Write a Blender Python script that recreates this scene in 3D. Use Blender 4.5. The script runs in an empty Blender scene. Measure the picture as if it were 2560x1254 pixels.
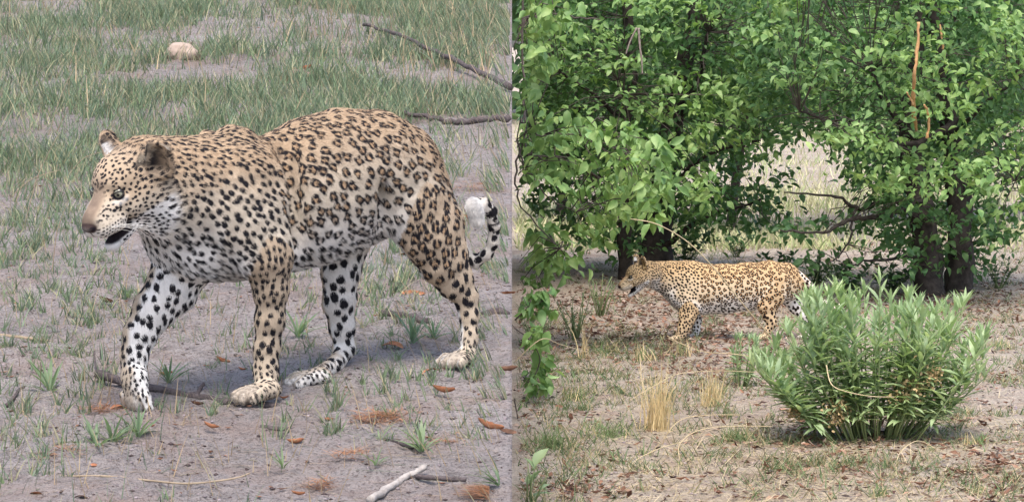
import bpy, bmesh, math, random, time
import numpy as np
from mathutils import Vector, Matrix
from mathutils.kdtree import KDTree
T0 = time.time()
random.seed(7)
RNG = np.random.default_rng(7)
scene = bpy.context.scene
COL = scene.collection

# ------------------------------------------------------------------ camera, light, exposure
CAM_H = 2.5
F_PX = 7000.0
PITCH = math.atan(527.0 / F_PX)
cam_data = bpy.data.cameras.new('camera')
cam_data.sensor_width = 36.0
cam_data.lens = 36.0 * F_PX / 2560.0
cam_data.clip_start = 0.1
cam_data.clip_end = 3000
cam = bpy.data.objects.new('camera', cam_data)
COL.objects.link(cam)
cam.location = (0, 0, CAM_H)
cam.rotation_euler = (math.radians(90) - PITCH, 0, 0)
scene.camera = cam

SUN_EL, SUN_AZ = 64.0, 182.0          # high, behind the camera
world = bpy.data.worlds.new('World')
scene.world = world
world.use_nodes = True
wn = world.node_tree
sky = wn.nodes.new('ShaderNodeTexSky')
sky.sky_type = 'NISHITA'
sky.sun_disc = False
sky.sun_elevation = math.radians(SUN_EL)
sky.sun_rotation = math.radians(SUN_AZ)
sky.air_density = 1.0
sky.dust_density = 3.0
bg = wn.nodes['Background']
bg.inputs['Strength'].default_value = 0.13
wn.links.new(sky.outputs['Color'], bg.inputs['Color'])
sd = bpy.data.lights.new('sun', 'SUN')
sd.energy = 1.5
sd.angle = math.radians(22)
sd.color = (1.0, 0.92, 0.82)
sun = bpy.data.objects.new('sun', sd)
COL.objects.link(sun)
sv = Vector((math.sin(math.radians(SUN_AZ)) * math.cos(math.radians(SUN_EL)),
             math.cos(math.radians(SUN_AZ)) * math.cos(math.radians(SUN_EL)), math.sin(math.radians(SUN_EL))))
sun.location = sv * 30
sun.rotation_euler = sv.to_track_quat('Z', 'Y').to_euler()
scene.view_settings.view_transform = 'Standard'
scene.view_settings.look = 'None'
scene.view_settings.gamma = 1
scene.view_settings.use_curve_mapping = False
scene.view_settings.exposure = 1.25
scene.render.engine = 'CYCLES'
scene.cycles.max_bounces = 6
scene.cycles.diffuse_bounces = 3
scene.cycles.transparent_max_bounces = 4

# ------------------------------------------------------------------ geometry of the picture
CAMP = np.array((0, 0, CAM_H))
FWD = np.array((0, math.cos(PITCH), -math.sin(PITCH)))
UPV = np.array((0, math.sin(PITCH), math.cos(PITCH)))
def ray(px, py):
    d = FWD + np.array((1., 0, 0)) * ((px - 1280) / F_PX) + UPV * ((627 - py) / F_PX)
    return d / d[1]
def at(px, py, Y):
    return CAMP + ray(px, py) * Y
BANK_Z0, BANK_S = 1.6, 0.1143          # height and slope of the grassy bank on the left
def bank_z(Y):
    return BANK_Z0 + BANK_S * (Y - 7.0)
def on_bank(px, py):
    d = ray(px, py)
    t = (BANK_Z0 - 7 * BANK_S - CAM_H) / (d[2] - BANK_S)
    return CAMP + d * t
def on_flat(px, py, z=0.0):
    d = ray(px, py)
    return CAMP + d * ((z - CAM_H) / d[2])

# ------------------------------------------------------------------ numpy value noise
_perm = RNG.random((64, 64, 64)).astype(np.float32)
def vnoise(p, scale=1.0, seed=0):
    q = np.asarray(p, dtype=np.float64) * scale + seed * 17.31
    i = np.floor(q).astype(int); f = q - i
    f = f * f * (3 - 2 * f)
    i0 = i & 63; i1 = (i + 1) & 63
    x0, y0, z0 = i0[..., 0], i0[..., 1], i0[..., 2]
    x1, y1, z1 = i1[..., 0], i1[..., 1], i1[..., 2]
    fx, fy, fz = f[..., 0], f[..., 1], f[..., 2]
    def L(a, b, t): return a + (b - a) * t
    return L(L(L(_perm[x0, y0, z0], _perm[x1, y0, z0], fx), L(_perm[x0, y1, z0], _perm[x1, y1, z0], fx), fy),
             L(L(_perm[x0, y0, z1], _perm[x1, y0, z1], fx), L(_perm[x0, y1, z1], _perm[x1, y1, z1], fx), fy), fz)
def fbm(p, scale, octv=3, seed=0):
    s = 0; a = 0.5; n = 0
    for k in range(octv):
        s = s + a * vnoise(p, scale * 2 ** k, seed + k); n += a; a *= 0.5
    return s / n
def smooth(a, b, x):
    t = np.clip((x - a) / (b - a), 0, 1)
    return t * t * (3 - 2 * t)

# ------------------------------------------------------------------ object helpers
def nrm(v):
    v = np.asarray(v, float); return v / (np.linalg.norm(v) + 1e-12)
def mesh_np(name, verts, quads=None, tris=None, smooth_=True, mat=None, cols=None, colname='col'):
    verts = np.asarray(verts, np.float32)
    nq = 0 if quads is None else len(quads); nt = 0 if tris is None else len(tris)
    me = bpy.data.meshes.new(name)
    me.vertices.add(len(verts)); me.vertices.foreach_set('co', verts.ravel())
    li = []
    if nq: li.append(np.asarray(quads, np.int32).ravel())
    if nt: li.append(np.asarray(tris, np.int32).ravel())
    li = np.concatenate(li)
    me.loops.add(len(li)); me.loops.foreach_set('vertex_index', li)
    me.polygons.add(nq + nt)
    st = np.concatenate([np.arange(nq) * 4, nq * 4 + np.arange(nt) * 3]).astype(np.int32)
    me.polygons.foreach_set('loop_start', st)
    me.update(calc_edges=True)
    me.validate()
    if smooth_: me.polygons.foreach_set('use_smooth', np.ones(len(me.polygons), bool))
    if cols is not None:
        a = me.attributes.new(colname, 'FLOAT_COLOR', 'POINT')
        c = np.ones((len(verts), 4), np.float32); c[:, :3] = cols
        a.data.foreach_set('color', c.ravel())
    if mat: me.materials.append(mat)
    me.update()
    return me
def link(name, me, parent=None, **props):
    o = bpy.data.objects.new(name, me)
    COL.objects.link(o)
    if parent: o.parent = parent
    for k, v in props.items(): o[k] = v
    return o
def empty(name, loc, **props):
    o = bpy.data.objects.new(name, None)
    COL.objects.link(o); o.location = loc; o.empty_display_size = 0.05
    for k, v in props.items(): o[k] = v
    return o
def mat_new(name):
    m = bpy.data.materials.new(name); m.use_nodes = True
    nt = m.node_tree; b = nt.nodes['Principled BSDF']
    return m, nt, b
def ramp(nt, stops, fac=None):
    r = nt.nodes.new('ShaderNodeValToRGB')
    e = r.color_ramp.elements
    while len(e) < len(stops): e.new(0.5)
    for i, (p, c) in enumerate(stops):
        e[i].position = p; e[i].color = (*c, 1) if len(c) == 3 else c
    if fac is not None: nt.links.new(fac, r.inputs['Fac'])
    return r
def noise_node(nt, scale, detail=4, rough=0.55, vec=None):
    n = nt.nodes.new('ShaderNodeTexNoise')
    n.inputs['Scale'].default_value = scale; n.inputs['Detail'].default_value = detail; n.inputs['Roughness'].default_value = rough
    if vec is not None: nt.links.new(vec, n.inputs['Vector'])
    return n
def mix_col(nt, fac, a, b, mode='MIX'):
    m = nt.nodes.new('ShaderNodeMix'); m.data_type = 'RGBA'; m.blend_type = mode
    for s, v in ((m.inputs[0], fac), (m.inputs[6], a), (m.inputs[7], b)):
        if isinstance(v, (int, float)): s.default_value = v
        elif isinstance(v, tuple): s.default_value = (*v, 1)
        else: nt.links.new(v, s)
    return m.outputs[2]
def objcoord(nt):
    return nt.nodes.new('ShaderNodeTexCoord').outputs['Object']
def geopos(nt):
    return nt.nodes.new('ShaderNodeNewGeometry').outputs['Position']
def attr_mat(name, rough=0.7, noise_amt=0.0, noise_scale=50, spec=0.2, attr='col', transl=0.0, bump=0.0, bump_scale=300):
    """a material whose base colour is the thing's own colour stored with the mesh, broken by fine noise"""
    m, nt, b = mat_new(name)
    a = nt.nodes.new('ShaderNodeAttribute'); a.attribute_name = attr
    c = a.outputs['Color']
    if noise_amt:
        n = noise_node(nt, noise_scale, 4, 0.6, geopos(nt))
        r = ramp(nt, [(0.3, (1 - noise_amt,) * 3), (0.7, (1 + noise_amt,) * 3)], n.outputs['Fac'])
        c = mix_col(nt, 1.0, c, r.outputs['Color'], 'MULTIPLY')
    nt.links.new(c, b.inputs['Base Color'])
    b.inputs['Roughness'].default_value = rough
    b.inputs['Specular IOR Level'].default_value = spec
    if bump:
        n2 = noise_node(nt, bump_scale, 3, 0.6, geopos(nt))
        bp = nt.nodes.new('ShaderNodeBump'); bp.inputs['Strength'].default_value = bump; bp.inputs['Distance'].default_value = 0.004
        nt.links.new(n2.outputs['Fac'], bp.inputs['Height']); nt.links.new(bp.outputs['Normal'], b.inputs['Normal'])
    if transl:
        t = nt.nodes.new('ShaderNodeBsdfTranslucent'); nt.links.new(c, t.inputs['Color'])
        mx = nt.nodes.new('ShaderNodeMixShader'); mx.inputs[0].default_value = transl
        nt.links.new(b.outputs[0], mx.inputs[1]); nt.links.new(t.outputs[0], mx.inputs[2])
        nt.links.new(mx.outputs[0], nt.nodes['Material Output'].inputs['Surface'])
    return m
# ------------------------------------------------------------------ the ground: a sandy bank on the left, a flat clearing on the right
def grid_mesh(name, xs, ys, zf, mat, skirt=None):
    X, Y = np.meshgrid(xs, ys, indexing='ij')
    P = np.stack([X, Y, np.zeros_like(X)], -1)
    P[..., 2] = zf(P)
    n, m = X.shape; V = P.reshape(-1, 3); I = np.arange(n * m).reshape(n, m)
    Q = np.stack([I[:-1, :-1], I[1:, :-1], I[1:, 1:], I[:-1, 1:]], -1).reshape(-1, 4)
    if skirt is not None:
        e = I[-1, :]; b = len(V) + np.arange(m); V = np.concatenate([V, V[e] * (1, 1, 0) + (0, 0, skirt)])
        Q = np.concatenate([Q, np.stack([e[:-1], b[:-1], b[1:], e[1:]], 1)])
        e = I[:, 0]; b = len(V) + np.arange(n); V = np.concatenate([V, V[e] * (1, 1, 0) + (0, 0, skirt)])
        Q = np.concatenate([Q, np.stack([e[:-1], b[:-1], b[1:], e[1:]], 1)[:, ::-1]])
        e = I[:, -1]; b = len(V) + np.arange(n); V = np.concatenate([V, V[e] * (1, 1, 0) + (0, 0, skirt)])
        Q = np.concatenate([Q, np.stack([e[:-1], b[:-1], b[1:], e[1:]], 1)])
        e = I[0, :]; b = len(V) + np.arange(m); V = np.concatenate([V, V[e] * (1, 1, 0) + (0, 0, skirt)])
        Q = np.concatenate([Q, np.stack([e[:-1], b[:-1], b[1:], e[1:]], 1)[:, ::-1]])
    return mesh_np(name, V, quads=Q, mat=mat)
def soil_mat(name, c0, c1, c2, c3, sc=1.0, bump=1.0):
    m, nt, b = mat_new(name)
    p = geopos(nt)
    n1 = noise_node(nt, 1.6 * sc, 6, .62, p); n2 = noise_node(nt, 22 * sc, 6, .7, p); n3 = noise_node(nt, 120 * sc, 4, .65, p)
    r1 = ramp(nt, [(.35, c0), (.65, c1)], n1.outputs['Fac'])
    r2 = ramp(nt, [(.30, (.62,) * 3), (.5, (1, 1, 1)), (.72, (1.12, 1.10, 1.08))], n2.outputs['Fac'])
    c = mix_col(nt, 1.0, r1.outputs['Color'], r2.outputs['Color'], 'MULTIPLY')
    r3 = ramp(nt, [(.36, (.36, .33, .33)), (.49, (1, 1, 1))], n3.outputs['Fac'])
    c = mix_col(nt, .8, c, r3.outputs['Color'], 'MULTIPLY')
    n4 = noise_node(nt, 3.2 * sc, 5, .7, p)
    r4 = ramp(nt, [(.46, (0, 0, 0)), (.62, (1, 1, 1))], n4.outputs['Fac'])
    m4 = nt.nodes.new('ShaderNodeMath'); m4.operation = 'MULTIPLY'; nt.links.new(r4.outputs['Color'], m4.inputs[0]); nt.links.new(n2.outputs['Fac'], m4.inputs[1])
    c = mix_col(nt, m4.outputs[0], c, c2)
    n5 = noise_node(nt, 55 * sc, 3, .8, p)
    r5 = ramp(nt, [(.60, (0, 0, 0)), (.68, (.8, .8, .8))], n5.outputs['Fac'])
    c = mix_col(nt, r5.outputs['Color'], c, c3)
    nt.links.new(c, b.inputs['Base Color'])
    b.inputs['Roughness'].default_value = .95; b.inputs['Specular IOR Level'].default_value = .15
    ad = nt.nodes.new('ShaderNodeMath'); ad.operation = 'ADD'; nt.links.new(n2.outputs['Fac'], ad.inputs[0]); nt.links.new(n3.outputs['Fac'], ad.inputs[1])
    bp = nt.nodes.new('ShaderNodeBump'); bp.inputs['Strength'].default_value = bump; bp.inputs['Distance'].default_value = .018 / sc
    nt.links.new(ad.outputs[0], bp.inputs['Height']); nt.links.new(bp.outputs['Normal'], b.inputs['Normal'])
    return m
M_BANK = soil_mat('pale_sandy_soil', (.305, .273, .265), (.435, .398, .388), (.24, .165, .135), (.13, .095, .085))
M_FLAT = soil_mat('tan_soil', (.47, .40, .325), (.66, .585, .50), (.28, .17, .125), (.20, .13, .10), .6)

def bank_bumps(P):
    Y = P[..., 1]
    return ((fbm(P, 2.2, 3, 1) - .5) * .05 + (fbm(P, 13, 3, 2) - .5) * .022 + (fbm(P, 45, 2, 3) - .5) * .016) 
def bank_surface(P):
    return bank_z(P[..., 1]) + bank_bumps(P)
xs = np.concatenate([np.linspace(-9, -3.4, 30)[:-1], np.linspace(-3.4, -1.5, 80)[:-1], np.linspace(-1.5, 0, 120)])
ys = np.concatenate([np.linspace(4.0, 5.9, 20)[:-1], np.linspace(5.9, 8.6, 190)[:-1], np.linspace(8.6, 18, 190)[:-1], np.linspace(18, 32, 40)])
link('grassy_bank', grid_mesh('grassy_bank', xs, ys, bank_surface, M_BANK, skirt=-.1), kind='structure')
def bank_pt(px, py, dz=0.0):
    p = on_bank(px, py)
    p = p.copy()
    for _ in range(4):                      # meet the bumpy surface along the line of sight
        z = bank_surface(p[None, :])[0]
        d = ray(px, py); t = p[1] + (z - (CAM_H + d[2] * p[1])) / (d[2] - BANK_S)
        p = CAMP + d * t
    p[2] += dz
    return p
def flat_bumps(P):
    X, Y = P[..., 0], P[..., 1]
    a = np.clip((Y - 12) / 4, 0, 1) * np.clip((70 - Y) / 20, 0, 1)
    return ((fbm(P, .9, 3, 4) - .5) * .10 + (fbm(P, 6, 3, 5) - .5) * .05) * a
xs = np.concatenate([[-400, -60, -20, -6, -2, -.3], np.linspace(0, 8, 220), np.linspace(8, 20, 30)[1:], [60, 400]])
ys = np.concatenate([[-60, 4, 12], np.linspace(14, 34, 330), np.linspace(34, 90, 60)[1:], [140, 300, 900]])
link('ground', grid_mesh('ground', xs, ys, flat_bumps, M_FLAT), kind='structure')
def flat_pt(px, py, dz=0.0):
    p = on_flat(px, py)
    for _ in range(3):
        z = flat_bumps(p[None, :])[0]; p = on_flat(px, py, z)
    p = p.copy(); p[2] += dz
    return p
# ------------------------------------------------------------------ animal bodies: distance field -> one continuous mesh
class Field:
    def __init__(self, lo, hi, h):
        self.h = h; self.lo = np.array(lo, np.float32)
        self.n = np.ceil((np.array(hi) - self.lo) / h).astype(int) + 1
        self.d = np.full(self.n, 1.0, np.float32)
    def win(self, pts, rad):
        p = np.array(pts); a = p.min(0) - rad; b = p.max(0) + rad
        i0 = np.clip(((a - self.lo) / self.h).astype(int), 0, self.n - 1)
        i1 = np.clip(((b - self.lo) / self.h).astype(int) + 2, 1, self.n)
        if np.any(i1 <= i0): return None
        g = [self.lo[k] + self.h * np.arange(i0[k], i1[k], dtype=np.float32) for k in range(3)]
        return tuple(slice(i0[k], i1[k]) for k in range(3)), g
    def seg(self, A, B, ua, la, ub, lb, up, k=0.03, sub=False, want=False):
        """elliptical cone from A to B, half sizes (u, l) along / across the hint direction"""
        A = np.array(A, float); B = np.array(B, float)
        ax = B - A; L = np.linalg.norm(ax)
        a = ax / L if L > 1e-6 else nrm(np.cross(up, (0.3, 0.5, 0.8)))
        u = nrm(np.array(up) - a * np.dot(up, a)); l = np.cross(a, u)
        R = max(ua, la, ub, lb)
        w = self.win([A, B], R + k + 2 * self.h)
        if w is None: return
        sl, g = w
        X, Y, Z = g[0][:, None, None] - A[0], g[1][None, :, None] - A[1], g[2][None, None, :] - A[2]
        pa = X * a[0] + Y * a[1] + Z * a[2]
        pu = X * u[0] + Y * u[1] + Z * u[2]
        pl = X * l[0] + Y * l[1] + Z * l[2]
        t = np.clip(pa / max(L, 1e-6), 0, 1) if L > 1e-6 else 0 * pa
        res = pa - t * L
        ru = ua + (ub - ua) * t; rl = la + (lb - la) * t; ra = (ru + rl) / 2
        s1 = np.sqrt((res / ra) ** 2 + (pu / ru) ** 2 + (pl / rl) ** 2)
        s2 = np.sqrt((res / ra ** 2) ** 2 + (pu / ru ** 2) ** 2 + (pl / rl ** 2) ** 2) + 1e-9
        d = (s1 * (s1 - 1) / s2).astype(np.float32)
        cur = self.d[sl]
        if sub:
            d = -d
            hh = np.clip(0.5 - 0.5 * (cur - d) / k, 0, 1)
            self.d[sl] = cur + (d - cur) * hh + k * hh * (1 - hh)
        else:
            hh = np.clip(0.5 + 0.5 * (cur - d) / k, 0, 1)
            self.d[sl] = cur + (d - cur) * hh - k * hh * (1 - hh)
    def chain(self, rows, up, k=0.03, between=None):
        for r0, r1 in zip(rows[:-1], rows[1:]):
            self.seg(r0[0], r1[0], r0[1], r0[2], r1[1], r1[2], up, k)
    def mesh(self, smooth_iter=2):
        d = self.d; n = self.n; ins = d < 0
        c = ins[:-1, :-1, :-1].astype(np.int8)
        for i in (0, 1):
            for j in (0, 1):
                for kk in (0, 1):
                    if i or j or kk:
                        c = c + ins[i:n[0] - 1 + i, j:n[1] - 1 + j, kk:n[2] - 1 + kk]
        act = (c > 0) & (c < 8)
        idx = np.full(act.shape, -1, np.int64); cells = np.argwhere(act); idx[act] = np.arange(len(cells))
        acc = np.zeros((len(cells), 3)); cnt = np.zeros(len(cells))
        co = [(i, j, kk) for i in (0, 1) for j in (0, 1) for kk in (0, 1)]
        for p in co:
            for ax in range(3):
                if p[ax] == 0:
                    q = list(p); q[ax] = 1
                    dp = d[tuple((cells + p).T)]; dq = d[tuple((cells + q).T)]
                    m = (dp < 0) != (dq < 0)
                    t = dp / (dp - dq + 1e-12)
                    v = cells + np.array(p, float); v[:, ax] += t
                    acc[m] += v[m]; cnt[m] += 1
        V = self.lo + self.h * acc / np.maximum(cnt, 1)[:, None]
        quads = []
        for ax in range(3):
            b, cc = (ax + 1) % 3, (ax + 2) % 3
            sl0 = [slice(None)] * 3; sl1 = [slice(None)] * 3
            sl0[ax] = slice(0, -1); sl1[ax] = slice(1, None)
            ch = ins[tuple(sl0)] != ins[tuple(sl1)]
            e = np.argwhere(ch)
            e = e[(e[:, b] > 0) & (e[:, cc] > 0) & (e[:, b] < n[b] - 1) & (e[:, cc] < n[cc] - 1)]
            def cell(db, dc):
                q = e.copy(); q[:, b] -= db; q[:, cc] -= dc; return idx[tuple(q.T)]
            Q = np.stack([cell(0, 0), cell(1, 0), cell(1, 1), cell(0, 1)], 1)
            flip = ~ins[tuple(e.T)]
            Q[flip] = Q[flip][:, ::-1]
            quads.append(Q)
        Q = np.concatenate(quads)
        Q = Q[(Q >= 0).all(1)]
        for _ in range(smooth_iter):
            s = np.zeros_like(V); w = np.zeros(len(V))
            for i in range(4):
                j = (i + 1) % 4
                for x, y in ((i, j), (j, i)):
                    for c3 in range(3): s[:, c3] += np.bincount(Q[:, x], V[Q[:, y], c3], len(V))
                    w += np.bincount(Q[:, x], minlength=len(V))
            V = V + 0.6 * (s / np.maximum(w, 1)[:, None] - V)
        return V, Q

def vnormals(V, Q):
    fn = np.cross(V[Q[:, 2]] - V[Q[:, 0]], V[Q[:, 3]] - V[Q[:, 1]])
    N = np.zeros_like(V)
    for i in range(4):
        for c in range(3): N[:, c] += np.bincount(Q[:, i], fn[:, c], len(V))
    return N / (np.linalg.norm(N, axis=1)[:, None] + 1e-12)
def subdivide(V, Q):
    e = np.concatenate([Q[:, [0, 1]], Q[:, [1, 2]], Q[:, [2, 3]], Q[:, [3, 0]]]); es = np.sort(e, 1)
    key = es[:, 0].astype(np.int64) * len(V) + es[:, 1]
    uk, inv = np.unique(key, return_inverse=True)
    a, b = uk // len(V), uk % len(V)
    EV = (V[a] + V[b]) / 2; FV = V[Q].mean(1)
    nv, ne = len(V), len(uk); m = len(Q)
    ei = [nv + inv[i * m:(i + 1) * m] for i in range(4)]; fi = nv + ne + np.arange(m)
    NQ = np.concatenate([np.stack([Q[:, i], ei[i], fi, ei[(i + 3) % 4]], 1) for i in range(4)])
    return np.concatenate([V, EV, FV]), NQ

def seg_dist(P, A, B):
    ab = B - A; t = np.clip(((P - A) @ ab) / (ab @ ab + 1e-12), 0, 1)
    return np.linalg.norm(P - (A + t[:, None] * ab), axis=1), t

class Leopard:
    """pose: dict of limb chains in world metres; S = size of this animal relative to the large one"""
    def __init__(self, name, spec, h, hairs, label, category, seed):
        self.s = spec; self.rng = np.random.default_rng(seed); s = spec
        pts = np.concatenate([np.array([r[0] for r in ch]) for ch in s['chains'].values()])
        pts = np.concatenate([pts, [s['E']]])
        F = Field(pts.min(0) - 0.24, pts.max(0) + 0.24, h)
        fwd, near = s['fwd'], s['near']; up = np.array((0, 0, 1.0))
        C = s['chains']
        F.chain(C['torso'], up, 0.05)
        F.chain(C['neck'], up, 0.06)
        for r in s.get('bulges', []): F.seg(*r)
        for nm in ('scap_n', 'scap_f'):
            if nm in C: F.chain(C[nm], fwd, 0.035)
        for nm in ('fore_n', 'fore_f', 'hind_n', 'hind_f'):
            F.chain(C[nm], fwd, 0.034 if nm == 'fore_n' else 0.016)
        F.chain(C['tail'], near, 0.012)
        for paw in s['paws']: self.paw(F, *paw)
        for r in s.get('folds', []): F.seg(*r, sub=True)
        F.d += s.get('slim', .0)
        self.head(F)
        V, Q = F.mesh(2)
        V, Q = self.keep_largest(V, Q)
        if h < 0.0065: V, Q = subdivide(V, Q)
        self.V, self.Q = V, Q
        self.N = vnormals(V, Q)
        V += self.N * ((fbm(V, 28, 2, 3) - 0.5) * 0.006)[:, None]
        self.N = vnormals(V, Q)
        self.spots()
        cols = self.colour(V, self.N)
        org = Vector(s['origin'])
        root = empty(name, org, label=label, category=category)
        self.root = root
        V0 = V - np.array(org)
        body = link('body', mesh_np('leopard_body', V0, quads=Q, mat=M_SKIN, cols=cols), root)
        if hairs: self.fur(hairs, np.array(org))
        self.face_parts(np.array(org))
        print(name, len(V), 'verts', round(time.time() - T0, 1), 's')

    def keep_largest(self, V, Q):
        n = len(V); lab = np.arange(n)
        for _ in range(400):
            m = lab[Q].min(1); new = lab.copy()
            for i in range(4): np.minimum.at(new, Q[:, i], m)
            new = new[new]
            if (new == lab).all(): break
            lab = new
        u, c = np.unique(lab, return_counts=True)
        keep = lab == u[c.argmax()]
        remap = np.cumsum(keep) - 1
        return V[keep], remap[Q[keep[Q].all(1)]]

    def paw(self, F, P, d, side, sc, up):
        P = np.array(P); d = nrm(d); side = nrm(side); up = nrm(up)
        F.seg(P - d * .028 * sc + up * .002, P + d * .02 * sc, .026 * sc, .036 * sc, .022 * sc, .043 * sc, up, 0.012)
        for q in (-1.5, -.5, .5, 1.5):
            b = P + side * (q * .0215 * sc) + d * (.012 * sc) + up * .004
            t = P + side * (q * .0245 * sc) + d * ((.052 - .006 * q * q) * sc) - up * (.006 * sc)
            F.seg(b, t, .019 * sc, .0135 * sc, .0165 * sc, .0125 * sc, up, 0.004)

    def H(self, f, r, u):
        s = self.s; k = s['hs']
        return s['E'] + k * (f * s['hf'] + r * s['hr'] + u * s['hu'])
    def head(self, F):
        H = self.H; k = self.s['hs']; hf, hr, hu = self.s['hf'], self.s['hr'], self.s['hu']
        def S(a, b, ua, la, ub, lb, kk=.02, up=hu, sub=False):
            F.seg(H(*a), H(*b), ua * k, la * k, ub * k, lb * k, up, kk * k, sub)
        S((-.125, 0, .0), (-.06, 0, .012), .066, .070, .056, .062, .03)      # cranium
        S((-.045, 0, .016), (-.03, 0, .018), .034, .048, .030, .044, .02)      # forehead
        S((-.16, 0, -.035), (-.09, 0, -.035), .085, .085, .065, .070, .04)     # back of the skull into the neck
        for q in (-1, 1):
            S((-.10, q * .052, -.045), (-.030, q * .043, -.045), .052, .036, .036, .026, .02)    # cheek
            S((-.022, q * .036, .012), (-.010, q * .026, .016), .012, .014, .010, .010, .010)   # brow
            S((-.012, q * .044, -.020), (.02, q * .030, -.030), .013, .014, .013, .012, .012)   # under the eye
        S((-.02, 0, -.034), (.050, 0, -.052), .047, .047, .036, .041, .015)    # muzzle
        S((-.02, 0, .004), (.072, 0, -.031), .022, .029, .015, .024, .014)     # bridge
        for q in (-1, 1):
            S((.022, q * .030, -.062), (.064, q * .022, -.063), .027, .024, .023, .021, .010)
        S((.076, 0, -.040), (.086, 0, -.043), .012, .023, .011, .020, .006)  # nose
        jd = self.s.get('jaw', 1.0)
        S((-.085, 0, -.078), (-.01, 0, -.076 - .020 * jd), .038, .052, .022, .036, .02)
        S((-.03, 0, -.082 - .020 * jd), (.036, 0, -.086 - .030 * jd), .021, .033, .015, .021, .012)
        # mouth
        S((.095, 0, -.0815 - .009 * jd), (.01, 0, -.079 - .006 * jd), .0045 + .007 * jd, .05, .003 + .003 * jd, .05, .003, hu, True)
        # eye sockets
        for q in (-1, 1):
            S((.004, q * .042, -.002), (.010, q * .048, -.003), .0085, .0120, .0085, .0120, .004, hu, True)
        # ears
        for q, e in ((1, self.s['ear_n']), (-1, self.s['ear_f'])):
            B = np.array(e['base']); tip = B + np.array(e['dir']) * .058; op = nrm(e['open'])
            opw = nrm(op[0] * hf + op[1] * hr + op[2] * hu)
            w = e.get('w', 1.0)
            F.seg(H(*B), H(*tip), .016 * k, .034 * k * w, .012 * k, .026 * k * w, opw, .008 * k)
            o = op * .014
            F.seg(H(*(B + np.array(e['dir']) * .006 + o)), H(*(tip - np.array(e['dir']) * .006 + o)), .0155 * k, .024 * k * w, .0135 * k, .018 * k * w, opw, .003 * k, True)

    # ---------------------------------------------------------------- coat
    def regions(self, P, N):
        C = self.s['chains']; out = {}
        for nm, ch in C.items():
            best = np.full(len(P), 9.0); bt = np.zeros(len(P))
            for i, (r0, r1) in enumerate(zip(ch[:-1], ch[1:])):
                d, t = seg_dist(P, np.array(r0[0]), np.array(r1[0]))
                rad = (r0[1] + r0[2]) / 2 * (1 - t) + (r1[1] + r1[2]) / 2 * t
                d = d - rad
                m = d < best; best[m] = d[m]; bt[m] = (i + t[m]) / (len(ch) - 1)
            out[nm] = (best, bt)
        hl = (P - self.s['E']) / self.s['hs']
        out['hl'] = np.stack([hl @ self.s['hf'], hl @ self.s['hr'], hl @ self.s['hu']], 1)
        return out
    def which(self, R, P):
        names = ['torso', 'neck', 'fore_n', 'fore_f', 'hind_n', 'hind_f', 'tail']
        D = np.stack([R[n][0] for n in names], 1)
        for nm, j in (('fore_n', 2), ('fore_f', 3), ('hind_n', 4), ('hind_f', 5)):
            D[:, j] += 0.03 * (1 - smooth(0.15, 0.45, R[nm][1]))
        w = D.argmin(1)
        hl = R['hl']
        hm = (hl[:, 0] > -.13) & (np.abs(hl[:, 1]) < .14) & (np.abs(hl[:, 2]) < .17) & (np.linalg.norm(hl - np.array((-.05, 0, -.02)), axis=1) < .17)
        w[hm] = 7
        return w
    def height(self, P):
        T = self.s['chains']['torso']; fwd = self.s['fwd']
        top = np.array([r[0][2] + r[1] for r in T]); bot = np.array([r[0][2] - r[1] for r in T]); bot[:4] = np.minimum(bot[:4], bot[4])
        al = -np.array([np.dot(r[0], fwd) for r in T]); pa = -(P @ fwd); o = np.argsort(al)
        b = np.interp(pa, al[o], bot[o]); return (P[:, 2] - b) / (np.interp(pa, al[o], top[o]) - b)
    def size_field(self, P, R, w, N):
        """spot spacing (metres, large animal) and how much of a rosette each spot is"""
        S = self.s['S']
        tt = R['torso'][1]
        d = np.full(len(P), .040); ros = np.zeros(len(P))
        m = w == 0
        hg = self.height(P[m])
        d[m] = (.024 + .012 * smooth(.82, .62, tt[m])) * (1 - .12 * smooth(.75, 1, hg)); ros[m] = smooth(.80, .66, tt[m]) * smooth(.10, .16, hg); d[m] *= 1 - .22 * smooth(.16, .10, hg)
        m = w == 1; d[m] = .0185 + .005 * smooth(.1, -.6, N[m, 2])
        m = w == 2; d[m] = .021 + .008 * smooth(.25, .8, R['fore_n'][1][m])
        m = w == 3; d[m] = .028
        m = (w == 4); d[m] = .040 - .013 * smooth(.35, .9, R['hind_n'][1][m]); ros[m] = smooth(.50, .38, R['hind_n'][1][m])
        m = (w == 5); d[m] = .034 - .008 * smooth(.45, 1, R['hind_f'][1][m])
        m = w == 6; d[m] = .030
        m = w == 7
        hl = R['hl']; d[m] = .0115 + .006 * smooth(.0, -.13, hl[m, 0])
        # paws
        for c in self.s['paws']:
            q = smooth(.11, .05, np.linalg.norm(P - np.array(c[0]), axis=1))
            d = d * (1 - q) + .014 * q; ros = ros * (1 - q)
        return d * .80 * S * self.s.get('spot', 1.0), ros
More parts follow.
